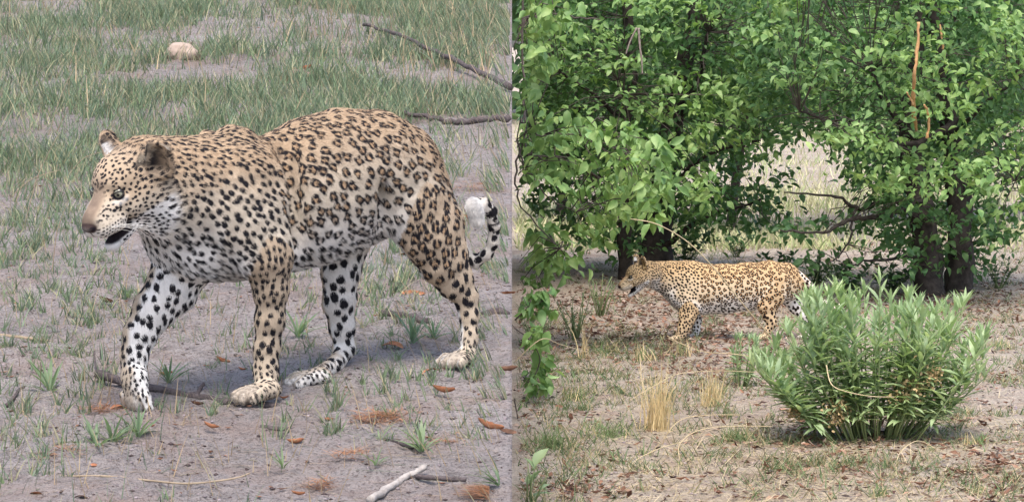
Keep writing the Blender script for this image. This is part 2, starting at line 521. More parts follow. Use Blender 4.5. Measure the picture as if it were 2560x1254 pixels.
    def spots(self):
        rng = self.rng
        V, N = self.V, self.N
        idx = rng.permutation(len(V))[:60000]
        P, Np = V[idx], N[idx]
        R = self.regions(P, Np); w = self.which(R, P)
        d, ros = self.size_field(P, R, w, Np)
        cell = 0.045; grid = {}
        acc = []
        keys = np.floor(P / cell).astype(int)
        for i in range(len(P)):
            k = tuple(keys[i]); ok = True; p = P[i]; di = d[i]
            for a in (-1, 0, 1):
                for b in (-1, 0, 1):
                    for c in (-1, 0, 1):
                        for j in grid.get((k[0] + a, k[1] + b, k[2] + c), ()):
                            q = P[j]
                            if (q[0] - p[0]) ** 2 + (q[1] - p[1]) ** 2 + (q[2] - p[2]) ** 2 < (0.5 * (di + d[j])) ** 2 * .86:
                                ok = False; break
                        if not ok: break
                    if not ok: break
                if not ok: break
            if ok: grid.setdefault(k, []).append(i); acc.append(i)
        acc = np.array(acc)
        self.sc, self.sn, self.sd, self.sros, self.sw = P[acc], Np[acc], d[acc], ros[acc], w[acc]
        m = len(acc)
        fl = self.flow(self.sc, self.sn, self.sw)
        self.sa = fl; self.sb = np.cross(self.sn, fl)
        ang = rng.random((m, 5)) * .7 + np.arange(5) * (2 * math.pi / 5) + rng.random((m, 1)) * 6.28
        rr = (.30 + .05 * rng.random((m, 5)))
        self.bl = np.stack([np.cos(ang) * rr * 1.12, np.sin(ang) * rr * .92], 2)        # blobs of a rosette
        self.br = .165 + .05 * rng.random((m, 5))
        miss = rng.random((m, 5)) < .13; self.br[miss] = -1
        self.rx = 1 + .22 * rng.random(m); self.rw = .168 + .03 * rng.random(m); self.rn = rng.integers(2, 5, m); self.rp = rng.random(m) * 6.28
        # solid spots: one or two merged blobs
        self.so = rng.normal(0, .11, (m, 2, 2)); self.srad = np.stack([.33 + .08 * rng.random(m), np.where(rng.random(m) < .4, .24, .1)], 1)
        self.stre = 1.02 + .38 * rng.random(m)
        self.kd = KDTree(m)
        for i in range(m): self.kd.insert(self.sc[i], i)
        self.kd.balance()
        print('spots', m)
    def flow(self, P, N, w):
        fwd = self.s['fwd']
        v = np.tile(-fwd * .75 + np.array((0, 0, -.65)), (len(P), 1))
        v[(w >= 2) & (w <= 5)] = np.array((0, 0, -1.0)) - fwd * .2
        v[w == 1] = -fwd * .8 + np.array((0, 0, -.6))
        v[w == 7] = -self.s['hf'] - self.s['hu'] * .2
        m = w == 6
        if m.any():
            ch = self.s['chains']['tail']; best = np.full(m.sum(), 9.); vv = np.zeros((m.sum(), 3))
            for r0, r1 in zip(ch[:-1], ch[1:]):
                dd, t = seg_dist(P[m], np.array(r0[0]), np.array(r1[0])); q = dd < best
                best[q] = dd[q]; vv[q] = nrm(np.array(r1[0]) - np.array(r0[0]))
            v[m] = vv
        v = v - N * np.sum(v * N, 1)[:, None]
        return v / (np.linalg.norm(v, axis=1)[:, None] + 1e-9)
    def mask(self, P):
        """(dark spot, rosette heart) at surface points"""
        n = len(P)
        Pw = P + (np.stack([fbm(P, 90, 2, s) for s in (1, 2, 3)], 1) - .5) * .007 * self.s['S']
        K = 3; J = np.zeros((n, K), np.int64)
        find = self.kd.find_n
        for i in range(n):
            r = find(P[i], K)
            J[i] = (r[0][1], r[1][1], r[2][1])
        dark = np.zeros(n); heart = np.zeros(n)
        for kk in range(K):
            j = J[:, kk]; q = Pw - self.sc[j]; d = self.sd[j]
            x = np.sum(q * self.sa[j], 1) / d; y = np.sum(q * self.sb[j], 1) / d
            off = np.abs(np.sum(q * self.sn[j], 1)) / d
            ro = self.sros[j] > .5
            soft = .03
            dr = np.zeros(n)
            th = np.arctan2(y, x); rho = np.hypot(x / self.rx[j], y)
            wd = self.rw[j] * (.72 + .42 * np.cos(self.rn[j] * th + self.rp[j]) + .20 * np.cos((self.rn[j] + 1) * th + 2.1 * self.rp[j]))
            dr = smooth(soft, -soft, np.abs(rho - .305) - wd)
            ds = np.zeros(n)
            for b in range(2):
                dd = np.hypot((x - self.so[j, b, 0]) / self.stre[j], (y - self.so[j, b, 1])) - self.srad[j, b]
                ds = np.maximum(ds, smooth(soft, -soft, dd))
            D = np.where(ro, dr, ds) * smooth(1.0, .7, off)
            dark = np.maximum(dark, D)
            heart = np.maximum(heart, np.where(ro, smooth(.32, .22, np.hypot(x / 1.1, y)), 0))
        return dark, heart
    def colour(self, P, N, jitter=0):
        s = self.s; R = self.regions(P, N); w = self.which(R, P)
        dark, heart = self.mask(P)
        near, fwd = s['near'], s['fwd']
        pal = s['pal']
        TAN, CREAM, WHITE, BLACK, HEART = [np.array(pal[k]) for k in ('tan', 'cream', 'white', 'black', 'heart')]
        n1 = fbm(P, 9, 3, 5)
        # height within the trunk
        hgt = self.height(P)
        hgt = hgt + (n1 - .5) * .16
        tt = R['torso'][1]; sh = smooth(.60, .70, tt) * smooth(.95, .86, tt)
        white = smooth(0, 1, (.50 - .16 * sh + .08 * smooth(.86, .95, tt) - hgt) / (.46 - .14 * sh))
        white = np.maximum(white, smooth(-.3, -.95, N[:, 2]) * (w < 2))
        shl = smooth(.022, -.015, R['scap_n'][0]) * smooth(-.55, -.1, N[:, 2]) * (w < 2); white = white * (1 - shl)
        tanw = smooth(.45, .95, hgt)
        # limbs: white inside, cream outside
        for j, sgn, nm in ((2, 1, 'fore_n'), (3, -1, 'fore_f'), (4, 1, 'hind_n'), (5, -1, 'hind_f')):
            m = w == j
            inner = -sgn * (N[m] @ near) + (.5 * (N[m] @ fwd) if j in (4, 5) else -.4 * (N[m] @ fwd)) - .15; wt = white[m].copy()
            t = R[nm][1][m]
            base = smooth(.55, .1, hgt[m]) * smooth(.3, .6, t) * 0
            white[m] = np.clip(smooth(.0, .55, inner + (n1[m] - .5) * .5) + base, 0, 1)
            tanw[m] = .75 - .45 * t; white[m] *= .88; sm_ = smooth(.012, -.03, R['torso'][0][m]) * (.5 if j == 2 else 1); white[m] = white[m] * (1 - sm_) + wt * sm_
            if j == 3: white[m] = np.maximum(white[m], smooth(-.35, .2, inner) )
        m = w == 1
        thr = (N[m, 2] < 0) * 1.0
        white[m] = np.maximum(smooth(-.2, -.8, N[m, 2] + (n1[m] - .5) * .5), smooth(.36, .18, hgt[m]) )
        tanw[m] = smooth(-.4, .6, N[m, 2]) * .7 + .3
        # tail
        m = w == 6; t = R['tail'][1][m]
        white[m] = np.maximum(smooth(.86, .90, t), .5)
        dark[m] = np.where(t > .885, 0, dark[m])
        if 'curl' in s:
            cc = P[m] - np.array(s['curl']); dark[m] = np.maximum(dark[m], smooth(.008, .014, cc[:, 0]) * smooth(.60, .62, t) * smooth(.90, .87, t) * smooth(.3, .7, np.cos((t - .60) * 62) * .5 + .62))
        base = TAN * tanw[:, None] + CREAM * (1 - tanw[:, None])
        base = base * (1 - white[:, None]) + WHITE * white[:, None]
        heart = heart * (1 - white)
        base = base * (1 - heart[:, None]) + HEART * heart[:, None]
        base *= (0.9 + .2 * fbm(P, 60, 2, 9))[:, None]
        # head
        hm = w == 7
        if hm.any():
            h = R['hl'][hm]; f, r, u = h[:, 0], h[:, 1], h[:, 2]; ar = np.abs(r)
            Nh = np.stack([N[hm] @ s['hf'], N[hm] @ s['hr'], N[hm] @ s['hu']], 1)
            hb = TAN * .8 + CREAM * .2
            c = np.tile(hb, (len(h), 1))
            def mixin(c, col, a): return c * (1 - a[:, None]) + np.array(col) * a[:, None]
            c = mixin(c, CREAM, smooth(-.01, -.05, u) * .6)
            dk = dark[hm]
            ll = smooth(-.065, -.082, u + .16 * (f + .03))                       # chin, lower cheek, throat
            c = mixin(c, WHITE, ll)
            c = mixin(c, pal['bridge'], smooth(-.02, .03, f) * smooth(.026, .010, ar) * smooth(-.062, -.045, u) * (.65 + .6 * fbm(P[hm], 90, 2, 14)))
            c = mixin(c, np.array(pal['bridge']) * .55, smooth(.06, .085, f) * smooth(-.05, -.036, u) * .6)
            dk = dk * (1 - smooth(.0, .03, f) * smooth(-.075, -.055, u) * smooth(.030, .018, ar))
            # whisker rows
            uu = u + .12 * f
            ra_ = (f / .0085 + .37 * np.floor(uu / .0075)) % 1 - .5; rb_ = (uu / .0075) % 1 - .5
            rows = smooth(.40, .26, np.hypot(ra_, rb_)) * smooth(.015, .03, f) * smooth(-.046, -.052, u) * smooth(-.080, -.076, u) * smooth(.016, .022, ar)
            dk = np.maximum(dk * (1 - smooth(.015, .035, f) * smooth(-.03, -.05, u)), rows * .95)
            c = mixin(c, WHITE, smooth(-.046, -.060, u) * smooth(.0, .03, f) * .75); c = mixin(c, CREAM, smooth(.016, .030, ar) * smooth(.01, .03, f) * .6)
            # ears
            for q, e in ((1, s['ear_n']), (-1, s['ear_f'])):
                B = np.array(e['base']); D = np.array(e['dir']); rel = h - B; t = rel @ D / .052
                side = rel - (rel @ D)[:, None] * D
                em = smooth(.05, .25, t) * smooth(.060, .050, np.linalg.norm(rel - D * .026, axis=1)) * (np.sign(r) == q)
                op = nrm(e['open']); facing = Nh @ op; so = side @ op
                backm = em * smooth(-.1, -.4, facing)
                inm = em * smooth(.1, .5, facing) * smooth(.012, .002, so)
                c = mixin(c, pal['earback'], backm); 
                c = mixin(c, WHITE, backm * smooth(.42, .52, t) * smooth(1.05, .95, t) * (q < 0))
                c = mixin(c, pal['earin'], inm)
                dk = dk * (1 - em)
                cr = inm * smooth(.50, .62, fbm(P[hm], 45 / s['hs'], 2, 8) + .30 * smooth(.9, .5, t) * smooth(.1, .3, t) * smooth(.03, .012, np.linalg.norm(side, axis=1)))
                c = mixin(c, (.02, .018, .02), cr)
            c = mixin(c, BLACK, dk)
            # eye rims and tear line
            ed = np.hypot(f + .000, u + .002 + .15 * (ar - .043)); e1 = np.sqrt((ar - .045) ** 2 + (u + .002) ** 2 + (f + .0) ** 2)
            e2 = np.sqrt((ar - .045) ** 2 + (1.35 * (u + .002)) ** 2 + f ** 2); c = mixin(c, WHITE, smooth(.030, .020, e1) * smooth(-.006, -.014, u) * .4); c = mixin(c, BLACK, smooth(.0180, .0150, e2))
            tl = np.hypot((f - .014) - (-(u + .012)) * .8, ar - .030)
            c = mixin(c, BLACK, smooth(.0085, .004, tl) * smooth(.0, -.008, u) * smooth(-.034, -.026, u) * .85)
            # nose and lips
            nz = smooth(.004, .0, np.sqrt(((f - .091) / 1.2) ** 2 + (r / 1.75) ** 2 + ((u + .044) / .95) ** 2) - .0135)
            c = mixin(c, pal['nose'], nz)
            sl = smooth(.0032, .0018, np.abs(np.hypot(ar - .0145, (u + .045) * 1.1) - .0040)) * smooth(.078, .084, f)
            c = mixin(c, (.02, .015, .02), sl)
            c = mixin(c, (.02, .015, .02), smooth(.003, .0015, ar) * smooth(.075, .084, f) * smooth(-.049, -.055, u) * .8)
            jd = s.get('jaw', 1)
            mu = -.0805 - .011 * jd
            uq = u + .25 * np.minimum(f - .03, 0); lip = smooth(-.079, -.083, uq) * smooth(-.096 - .018 * jd, -.092 - .016 * jd, uq) * smooth(-.022, -.008, f)
            c = mixin(c, (.018, .014, .018), lip)
            bw = smooth(.17, .145, np.linalg.norm(h - np.array((-.05, 0, -.02)), axis=1)) * smooth(-.13, -.10, f)
            base[hm] = base[hm] * (1 - bw[:, None]) + c * bw[:, None]
            dark = dark.copy(); dark[hm] *= 1 - bw
        # toes greyer
        for pc in s['paws']:
            q = smooth(.055, .03, np.linalg.norm(P - (np.array(pc[0]) + nrm(pc[1]) * .045 * pc[3]), axis=1))
            base = base * (1 - .3 * q[:, None]) + np.array(pal['toe']) * .3 * q[:, None]
            dark = dark * (1 - .65 * q)
        dcol = BLACK * (1 - .25 * tanw[:, None] * 0)
        base = base * (1 - dark[:, None]) + dcol * dark[:, None]
        return np.clip(base, 0, 1)

    def fur(self, count, org):
        rng = self.rng; V, Q = self.V, self.Q
        A = np.linalg.norm(np.cross(V[Q[:, 2]] - V[Q[:, 0]], V[Q[:, 3]] - V[Q[:, 1]]), axis=1)
        cdf = np.cumsum(A) / A.sum()
        f = np.searchsorted(cdf, rng.random(count)); q = Q[np.clip(f, 0, len(Q) - 1)]
        a, b = rng.random((2, count, 1))
        bil = lambda X: (X[q[:, 0]] * (1 - a) + X[q[:, 1]] * a) * (1 - b) + (X[q[:, 3]] * (1 - a) + X[q[:, 2]] * a) * b
        P = bil(V); N = bil(self.N); N /= np.linalg.norm(N, axis=1)[:, None]
        R = self.regions(P, N); w = self.which(R, P)
        cols = self.colour(P, N)
        fl = self.flow(P, N, w)
        fl = fl + (np.stack([fbm(P, 14, 2, s) for s in (11, 12, 13)], 1) - .5) * .9
        fl = fl - N * np.sum(fl * N, 1)[:, None]; fl /= np.linalg.norm(fl, axis=1)[:, None] + 1e-9
        S = self.s['S']
        L = np.full(count, .0085); lift = np.full(count, .16)
        low = smooth(-.3, -.9, N[:, 2]) * (w < 2)
        L += low * .008; lift += low * .2
        hl = R['hl']; m = w == 7
        L[m] = .0035 + .006 * smooth(-.02, -.12, hl[m, 0]); lift[m] = .18
        m = w == 6; L[m] = .006 + .010 * smooth(.84, .92, R['tail'][1][m]); lift[m] = .3
        for c in self.s['paws']:
            qd = smooth(.12, .06, np.linalg.norm(P - np.array(c[0]), axis=1)); L = L * (1 - qd) + .007 * qd
        L = L * S * self.s.get('hlen', 1) * (.7 + .6 * rng.random(count))
        jit = rng.normal(0, .09, (count, 3))
        d1 = fl + N * lift[:, None] * 1.6 + jit; d1 /= np.linalg.norm(d1, axis=1)[:, None]
        d2 = fl + N * lift[:, None] * .5 + jit; d2 /= np.linalg.norm(d2, axis=1)[:, None]
        p0 = P - N * .0008; p1 = p0 + d1 * (L * .5)[:, None]; p2 = p1 + d2 * (L * .5)[:, None]
        pts = np.stack([p0, p1, p2], 1) - org
        cols = cols * (.82 + .36 * rng.random((count, 1)))
        hc = bpy.data.hair_curves.new('leopard_fur')
        hc.add_curves([3] * count)
        hc.attributes['position'].data.foreach_set('vector', pts.astype(np.float32).ravel())
        ra = hc.attributes.get('radius') or hc.attributes.new('radius', 'FLOAT', 'POINT')
        rad = np.tile(np.array([.00042, .00036, .00010], np.float32) * self.s.get('hw', 1.0), (count, 1))
        ra.data.foreach_set('value', rad.ravel())
        ca = hc.attributes.new('col', 'FLOAT_COLOR', 'CURVE')
        cc = np.ones((count, 4), np.float32); cc[:, :3] = np.clip(cols, 0, 1)
        ca.data.foreach_set('color', cc.ravel())
        hc.materials.append(M_FUR)
        link('fur', hc, self.root, kind='stuff')

    def face_parts(self, org):
        s = self.s; k = s['hs']
        for q in (1, -1):
            c = self.H(-.0095, q * .0395, -.0015)
            look = nrm(s['hf'] * .85 + s['hr'] * q * .40 + s['hu'] * .02)
            me = EYE['ball']; 
            e = link('eye', me, self.root); e.location = Vector(c - org)
            e.scale = (k,) * 3
            e.rotation_euler = Vector(look).to_track_quat('Z', 'Y').to_euler()
        for q in (1, -1):
            c = self.H(-.0095, q * .0395, -.0015)
            look = nrm(s['hf'] * .85 + s['hr'] * q * .40 + s['hu'] * .02)
            sd_ = nrm(np.cross(s['hu'], look)) * (1 if np.dot(np.cross(s['hu'], look), s['hr']) > 0 else -1); upd = nrm(np.cross(look, sd_)); upd = upd if upd @ s['hu'] > 0 else -upd
            pts = []
            for a in np.linspace(0, 2 * math.pi, 25):
                x = .0138 * math.cos(a); y = .0082 * math.sin(a) * (1 - .25 * math.cos(a) ** 2) + .0022 * math.cos(a) * q
                x -= .004 * q * max(0, -math.cos(a) * q) ** 6
                z = math.sqrt(max(.0146 ** 2 - x * x - y * y, 1e-6))
                pts.append(c + k * (sd_ * x + upd * y + look * z) - org)
            link('eyelid', tube_mesh('eyelid', pts, [.0016 * k] * 25, M_LID, 6, cap=False), self.root)
        if s.get('whiskers'):
            rng = self.rng
            for q in (1, -1):
                for i in range(11):
                    f = .045 + .028 * rng.random(); u = -.054 - .018 * rng.random()
                    p = self.H(f, q * .034, u)
                    L = .08 + .05 * rng.random()
                    d = nrm(-s['hf'] * .75 + s['hr'] * q * .75 + s['hu'] * (-.12 + .3 * (rng.random() - .5)))
                    pts = [p + d * L * t + np.array((0, 0, -1)) * .035 * t * t for t in np.linspace(0, 1, 6)]
                    me = tube_mesh('whisker', [x - org for x in pts], [.0004, .0004, .00035, .0003, .0003, .0002], M_WHISKER, 4)
                    link('whisker', me, self.root)

def tube_mesh(name, pts, rad, mat=None, sides=8, cols=None, rough=0.0, seed=0, cap=True):
    pts = np.array(pts, float); n = len(pts); V = []; Q = []
    rg = np.random.default_rng(seed + n * 13)
    prev = None
    for i in range(n):
        t = nrm(pts[min(i + 1, n - 1)] - pts[max(i - 1, 0)])
        a = np.cross(t, (0.13, .31, .94)) if prev is None else prev - t * np.dot(prev, t)
        a = nrm(a); b = np.cross(t, a); prev = a
        for j in range(sides):
            an = 2 * math.pi * j / sides
            r = rad[i] * (1 + (rg.random() - .5) * 2 * rough)
            V.append(pts[i] + (a * math.cos(an) + b * math.sin(an)) * r)
    for i in range(n - 1):
        for j in range(sides):
            k = (j + 1) % sides
            Q.append((i * sides + j, i * sides + k, (i + 1) * sides + k, (i + 1) * sides + j))
    T = []
    if cap:
        for i, rev in ((0, True), (n - 1, False)):
            c = len(V); V.append(pts[i])
            for j in range(sides):
                k = (j + 1) % sides
                T.append((c, i * sides + (k if rev else j), i * sides + (j if rev else k)))
    return mesh_np(name, V, quads=Q, tris=T if T else None, mat=mat)

# coat, eye and whisker materials
M_SKIN = attr_mat('leopard_coat', rough=.8, spec=.15, noise_amt=.08, noise_scale=400, bump=.35, bump_scale=500)
M_FUR, _nt, _b = mat_new('leopard_fur')
_a = _nt.nodes.new('ShaderNodeAttribute'); _a.attribute_name = 'col'
_nt.links.new(_a.outputs['Color'], _b.inputs['Base Color'])
_b.inputs['Roughness'].default_value = .65; _b.inputs['Specular IOR Level'].default_value = .25
M_LID, _nt, _b = mat_new('eyelid_dark'); _b.inputs['Base Color'].default_value = (.018, .014, .014, 1); _b.inputs['Roughness'].default_value = .45
M_WHISKER, _nt, _b = mat_new('whisker_white'); _b.inputs['Base Color'].default_value = (.8, .78, .74, 1); _b.inputs['Roughness'].default_value = .5

def make_eye():
    m, nt, b = mat_new('leopard_eye')
    co = nt.nodes.new('ShaderNodeTexCoord').outputs['Object']
    sep = nt.nodes.new('ShaderNodeSeparateXYZ'); nt.links.new(co, sep.inputs[0])
    x2 = nt.nodes.new('ShaderNodeMath'); x2.operation = 'MULTIPLY'; nt.links.new(sep.outputs[0], x2.inputs[0]); nt.links.new(sep.outputs[0], x2.inputs[1])
    y2 = nt.nodes.new('ShaderNodeMath'); y2.operation = 'MULTIPLY_ADD'; nt.links.new(sep.outputs[1], y2.inputs[0]); nt.links.new(sep.outputs[1], y2.inputs[1]); nt.links.new(x2.outputs[0], y2.inputs[2])
    rt = nt.nodes.new('ShaderNodeMath'); rt.operation = 'SQRT'; nt.links.new(y2.outputs[0], rt.inputs[0])
    ml = nt.nodes.new('ShaderNodeMath'); ml.operation = 'MULTIPLY'; nt.links.new(rt.outputs[0], ml.inputs[0]); ml.inputs[1].default_value = 60
    r = ramp(nt, [(0.0, (.004, .004, .004)), (.20, (.004, .004, .004)), (.24, (.22, .21, .15)), (.52, (.37, .36, .27)), (.66, (.10, .10, .07)), (.70, (.01, .008, .008))], ml.outputs[0])
    nt.links.new(r.outputs['Color'], b.inputs['Base Color'])
    b.inputs['Roughness'].default_value = .08; b.inputs['Specular IOR Level'].default_value = .6
    bm = bmesh.new(); bmesh.ops.create_uvsphere(bm, u_segments=24, v_segments=16, radius=.0135)
    me = bpy.data.meshes.new('leopard_eye'); bm.to_mesh(me); bm.free(); me.materials.append(m)
    me.polygons.foreach_set('use_smooth', [True] * len(me.polygons))
    return me
EYE = {'ball': make_eye()}
def c_(px, py, Y, u, l): return (at(px, py, Y), u, l)
def Ym(px): return 7.07 + .83 * (px - 612) / 1000
def Yn(px): return 7.0 + .83 * (px - 670) / 1000
_psi = math.radians(54); _p = math.radians(28)
hf = np.array((-math.cos(_psi) * math.cos(_p), -math.sin(_psi) * math.cos(_p), -math.sin(_p)))
hr = np.array((math.sin(_psi), -math.cos(_psi), 0.0))
hu = np.cross(hf, hr); hu = hu if hu[2] > 0 else -hu
fwdL = nrm((-.77, -.64, -.073)); nearL = nrm((.64, -.77, 0))
UPZ = np.array((0, 0, 1.0))
torso = [(1060, 400, 560, .075), (1003, 314, 572, .10), (940, 274, 590, .118), (860, 270, 628, .116), (780, 293, 662, .116),
         (700, 341, 674, .114), (620, 356, 690, .116), (540, 352, 692, .110), (470, 378, 680, .09)]
left_spec = dict(
    S=1.0, slim=.005, curl=tuple(at(1210, 530, 7.56)), E=at(262, 484, 6.76), hf=hf, hr=hr, hu=hu, hs=1.0, fwd=fwdL, near=nearL, origin=tuple(on_bank(700, 985)), jaw=1.2, whiskers=True,
    chains=dict(
        torso=[c_(x, (a + b) / 2, Ym(x), (b - a) / 2000, w) for x, a, b, w in torso],
        neck=[c_(570, 490, Ym(570), .138, .108), c_(490, 480, Ym(490), .120, .098), c_(430, 474, Ym(430), .114, .090), c_(380, 470, 6.87, .105, .088)],
        scap_n=[c_(598, 352, 7.03, .035, .028), c_(605, 430, 6.98, .07, .045), c_(600, 530, 6.96, .10, .055), c_(645, 610, 6.98, .09, .055)],
        scap_f=[c_(520, 352, 7.10, .035, .028), c_(500, 450, 7.06, .05, .04), c_(450, 560, 7.02, .08, .05)],
        fore_n=[c_(630, 550, 6.98, .09, .055), c_(672, 640, 6.985, .070, .05), c_(678, 720, 7.0, .052, .045), c_(674, 800, 7.005, .046, .038),
                c_(668, 870, 7.01, .040, .034), c_(665, 930, 7.01, .038, .036), c_(662, 965, 6.995, .036, .036)],
        fore_f=[c_(460, 560, 7.02, .09, .05), c_(462, 650, 7.00, .09, .055), c_(430, 720, 6.98, .078, .048), c_(385, 775, 6.96, .062, .044), c_(350, 835, 6.94, .046, .038),
                c_(336, 885, 6.93, .038, .035), c_(335, 940, 6.92, .034, .034), c_(338, 958, 6.91, .034, .034)],
        hind_n=[c_(985, 420, 7.31, .11, .06), c_(1035, 500, 7.34, .125, .066), c_(1082, 580, 7.37, .110, .060), c_(1108, 645, 7.39, .088, .050),
                c_(1138, 700, 7.42, .064, .040), c_(1166, 745, 7.44, .044, .034), c_(1174, 790, 7.44, .036, .030), c_(1172, 845, 7.43, .031, .029), c_(1168, 878, 7.42, .031, .030)],
        hind_f=[c_(900, 470, 7.38, .09, .05), c_(868, 590, 7.37, .078, .05), c_(852, 680, 7.36, .064, .050), c_(848, 750, 7.37, .058, .046),
                c_(855, 820, 7.39, .046, .038), c_(862, 870, 7.40, .040, .034), c_(835, 915, 7.33, .032, .036), c_(790, 940, 7.26, .028, .036)],
        tail=[c_(1070, 420, 7.50, .032, .032), c_(1120, 520, 7.58, .026, .026), c_(1160, 630, 7.60, .024, .024), c_(1188, 654, 7.60, .023, .023), c_(1216, 636, 7.59, .023, .023),
              c_(1233, 605, 7.58, .022, .022), c_(1236, 565, 7.57, .022, .022), c_(1228, 530, 7.56, .022, .022), c_(1210, 508, 7.55, .023, .023), c_(1191, 518, 7.54, .031, .031), c_(1192, 545, 7.54, .027, .027)]),
    paws=[(at(645, 981, 6.955), fwdL, nearL, 1.12, UPZ), (at(1146, 896, 7.385), fwdL + nearL * .25, nearL - fwdL * .25, 1.02, UPZ), (at(772, 945, 7.225), fwdL + nearL * -.3, nearL + fwdL * .3, 1.08, UPZ),
          (at(341, 973, 6.90), np.array((-.05, .0, -1)), nrm((.75, -.66, 0)), 1.1, nrm((-.7, -.7, .1)))],
    bulges=[(at(430, 600, 6.96), at(480, 640, 6.97), .07, .06, .07, .06, UPZ, .05),
            (at(572, 340, 7.04), at(612, 348, 7.06), .030, .028, .024, .028, UPZ, .035)],
    folds=[(at(716, 350, 7.070), at(746, 610, 7.054), .016, .022, .016, .022, fwdL, .05),
           (at(945, 470, 7.235), at(972, 590, 7.25), .010, .014, .010, .014, fwdL, .05)],
    ear_n=dict(base=(-.108, .093, .010), dir=nrm((-.10, .34, .95)), open=(.80, .60, .1), w=1.2),
    ear_f=dict(base=(-.122, -.050, .022), dir=nrm((-.15, -.30, .95)), open=(.05, -1, .0), w=1.15),
    pal=dict(tan=(.41, .30, .20), cream=(.53, .465, .38), white=(.72, .70, .68), black=(.013, .012, .016), heart=(.40, .27, .165),
             bridge=(.215, .160, .122), earback=(.03, .027, .03), earin=(.22, .19, .15), nose=(.055, .036, .034), toe=(.33, .31, .30)))
for _n, _k in (('fore_n', .009), ('fore_f', .0), ('hind_n', .006), ('hind_f', .008)):
    ch = left_spec['chains'][_n]
    for i in range(len(ch)):
        q = _k * min(1, i / 3); ch[i] = (ch[i][0], max(ch[i][1] - q, .019), max(ch[i][2] - q * .7, .019))
left_spec['chains']['tail'] = [(p, a * .86, b * .86) for p, a, b in left_spec['chains']['tail']]
LEO = Leopard('leopard', left_spec, .004, 260000, 'large pale leopard stepping over a fallen branch, mouth open, white tail tip curled up', 'leopard', 3)
# ------------------------------------------------------------------ grass blades and leaves
def blades(base, h, w, az, lean, bend, cols, levels=4, flat_end=0.0):
    """base (n,3), height, width, azimuth of lean, lean and bend amounts; returns verts, quads, tris, cols"""
    n = len(base); t = np.linspace(0, 1, levels)
    dirx, diry = np.cos(az), np.sin(az)
    L = t[None, :] * h[:, None]
    out = (lean[:, None] * t[None, :] + bend[:, None] * t[None, :] ** 2) * h[:, None]
    up = L * np.sqrt(np.clip(1 - (lean[:, None] * .6 + bend[:, None] * t[None, :]) ** 2 * .6, .05, 1))
    C = np.stack([base[:, 0:1] + out * dirx[:, None], base[:, 1:2] + out * diry[:, None], base[:, 2:3] + up], -1)
    ww = w[:, None] * (1 - t[None, :] ** 1.6) * .5
    fa = RNG.random(n) * 6.28
    S = np.stack([np.cos(fa), np.sin(fa), np.zeros(n)], -1)
    A = C + S[:, None, :] * ww[..., None]; B = C - S[:, None, :] * ww[..., None]
    V = np.concatenate([np.stack([A[:, :-1], B[:, :-1]], 2).reshape(n, -1, 3), C[:, -1:]], 1)
    k = V.shape[1]; o = (np.arange(n) * k)[:, None, None]
    q = np.array([[2 * i, 2 * i + 1, 2 * i + 3, 2 * i + 2] for i in range(levels - 2)])
    tr = np.array([[2 * (levels - 2), 2 * (levels - 2) + 1, 2 * (levels - 1)]])
    Q = (q[None] + o).reshape(-1, 4); T = (tr[None] + o).reshape(-1, 3)
    return V.reshape(-1, 3), Q, T, np.repeat(cols, k, 0)
class Bag:
    def __init__(self): self.V, self.Q, self.T, self.C, self.n = [], [], [], [], 0
    def add(self, V, Q, T, C):
        self.V.append(V); self.C.append(C)
        if Q is not None and len(Q): self.Q.append(Q + self.n)
        if T is not None and len(T): self.T.append(T + self.n)
        self.n += len(V)
    def mesh(self, name, mat, smooth_=True):
        return mesh_np(name, np.concatenate(self.V), np.concatenate(self.Q) if self.Q else None, np.concatenate(self.T) if self.T else None, smooth_, mat, np.concatenate(self.C))
def leaf_shape(fold=.25, curl=.2, wid=.5, point=1.0, seed=0):
    """a leaf of length 1 along +X, normal +Z, folded along its midrib"""
    rg = np.random.default_rng(seed)
    st = [(.0, .04), (.22, .80), (.48, 1.0), (.76, .62)]
    V = []
    for x, w in st:
        z = -curl * x * x
        hw = w * wid * .5
        V += [(x, -hw, z + fold * hw + rg.normal(0, .01)), (x, 0, z), (x, hw, z + fold * hw + rg.normal(0, .01))]
    V.append((1.0 * point, 0, -curl))
    F = []
    for i in range(3):
        a = i * 3
        F += [(a, a + 3, a + 4), (a, a + 4, a + 1), (a + 1, a + 4, a + 5), (a + 1, a + 5, a + 2)]
    F += [(9, 12, 10), (10, 12, 11)]
    return np.array(V, float), np.array(F)
def frames(dirs, nrmls):
    x = dirs / np.linalg.norm(dirs, axis=1)[:, None]
    z = nrmls - x * np.sum(nrmls * x, 1)[:, None]; z /= np.linalg.norm(z, axis=1)[:, None] + 1e-9
    y = np.cross(z, x)
    return np.stack([x, y, z], 2)          # columns
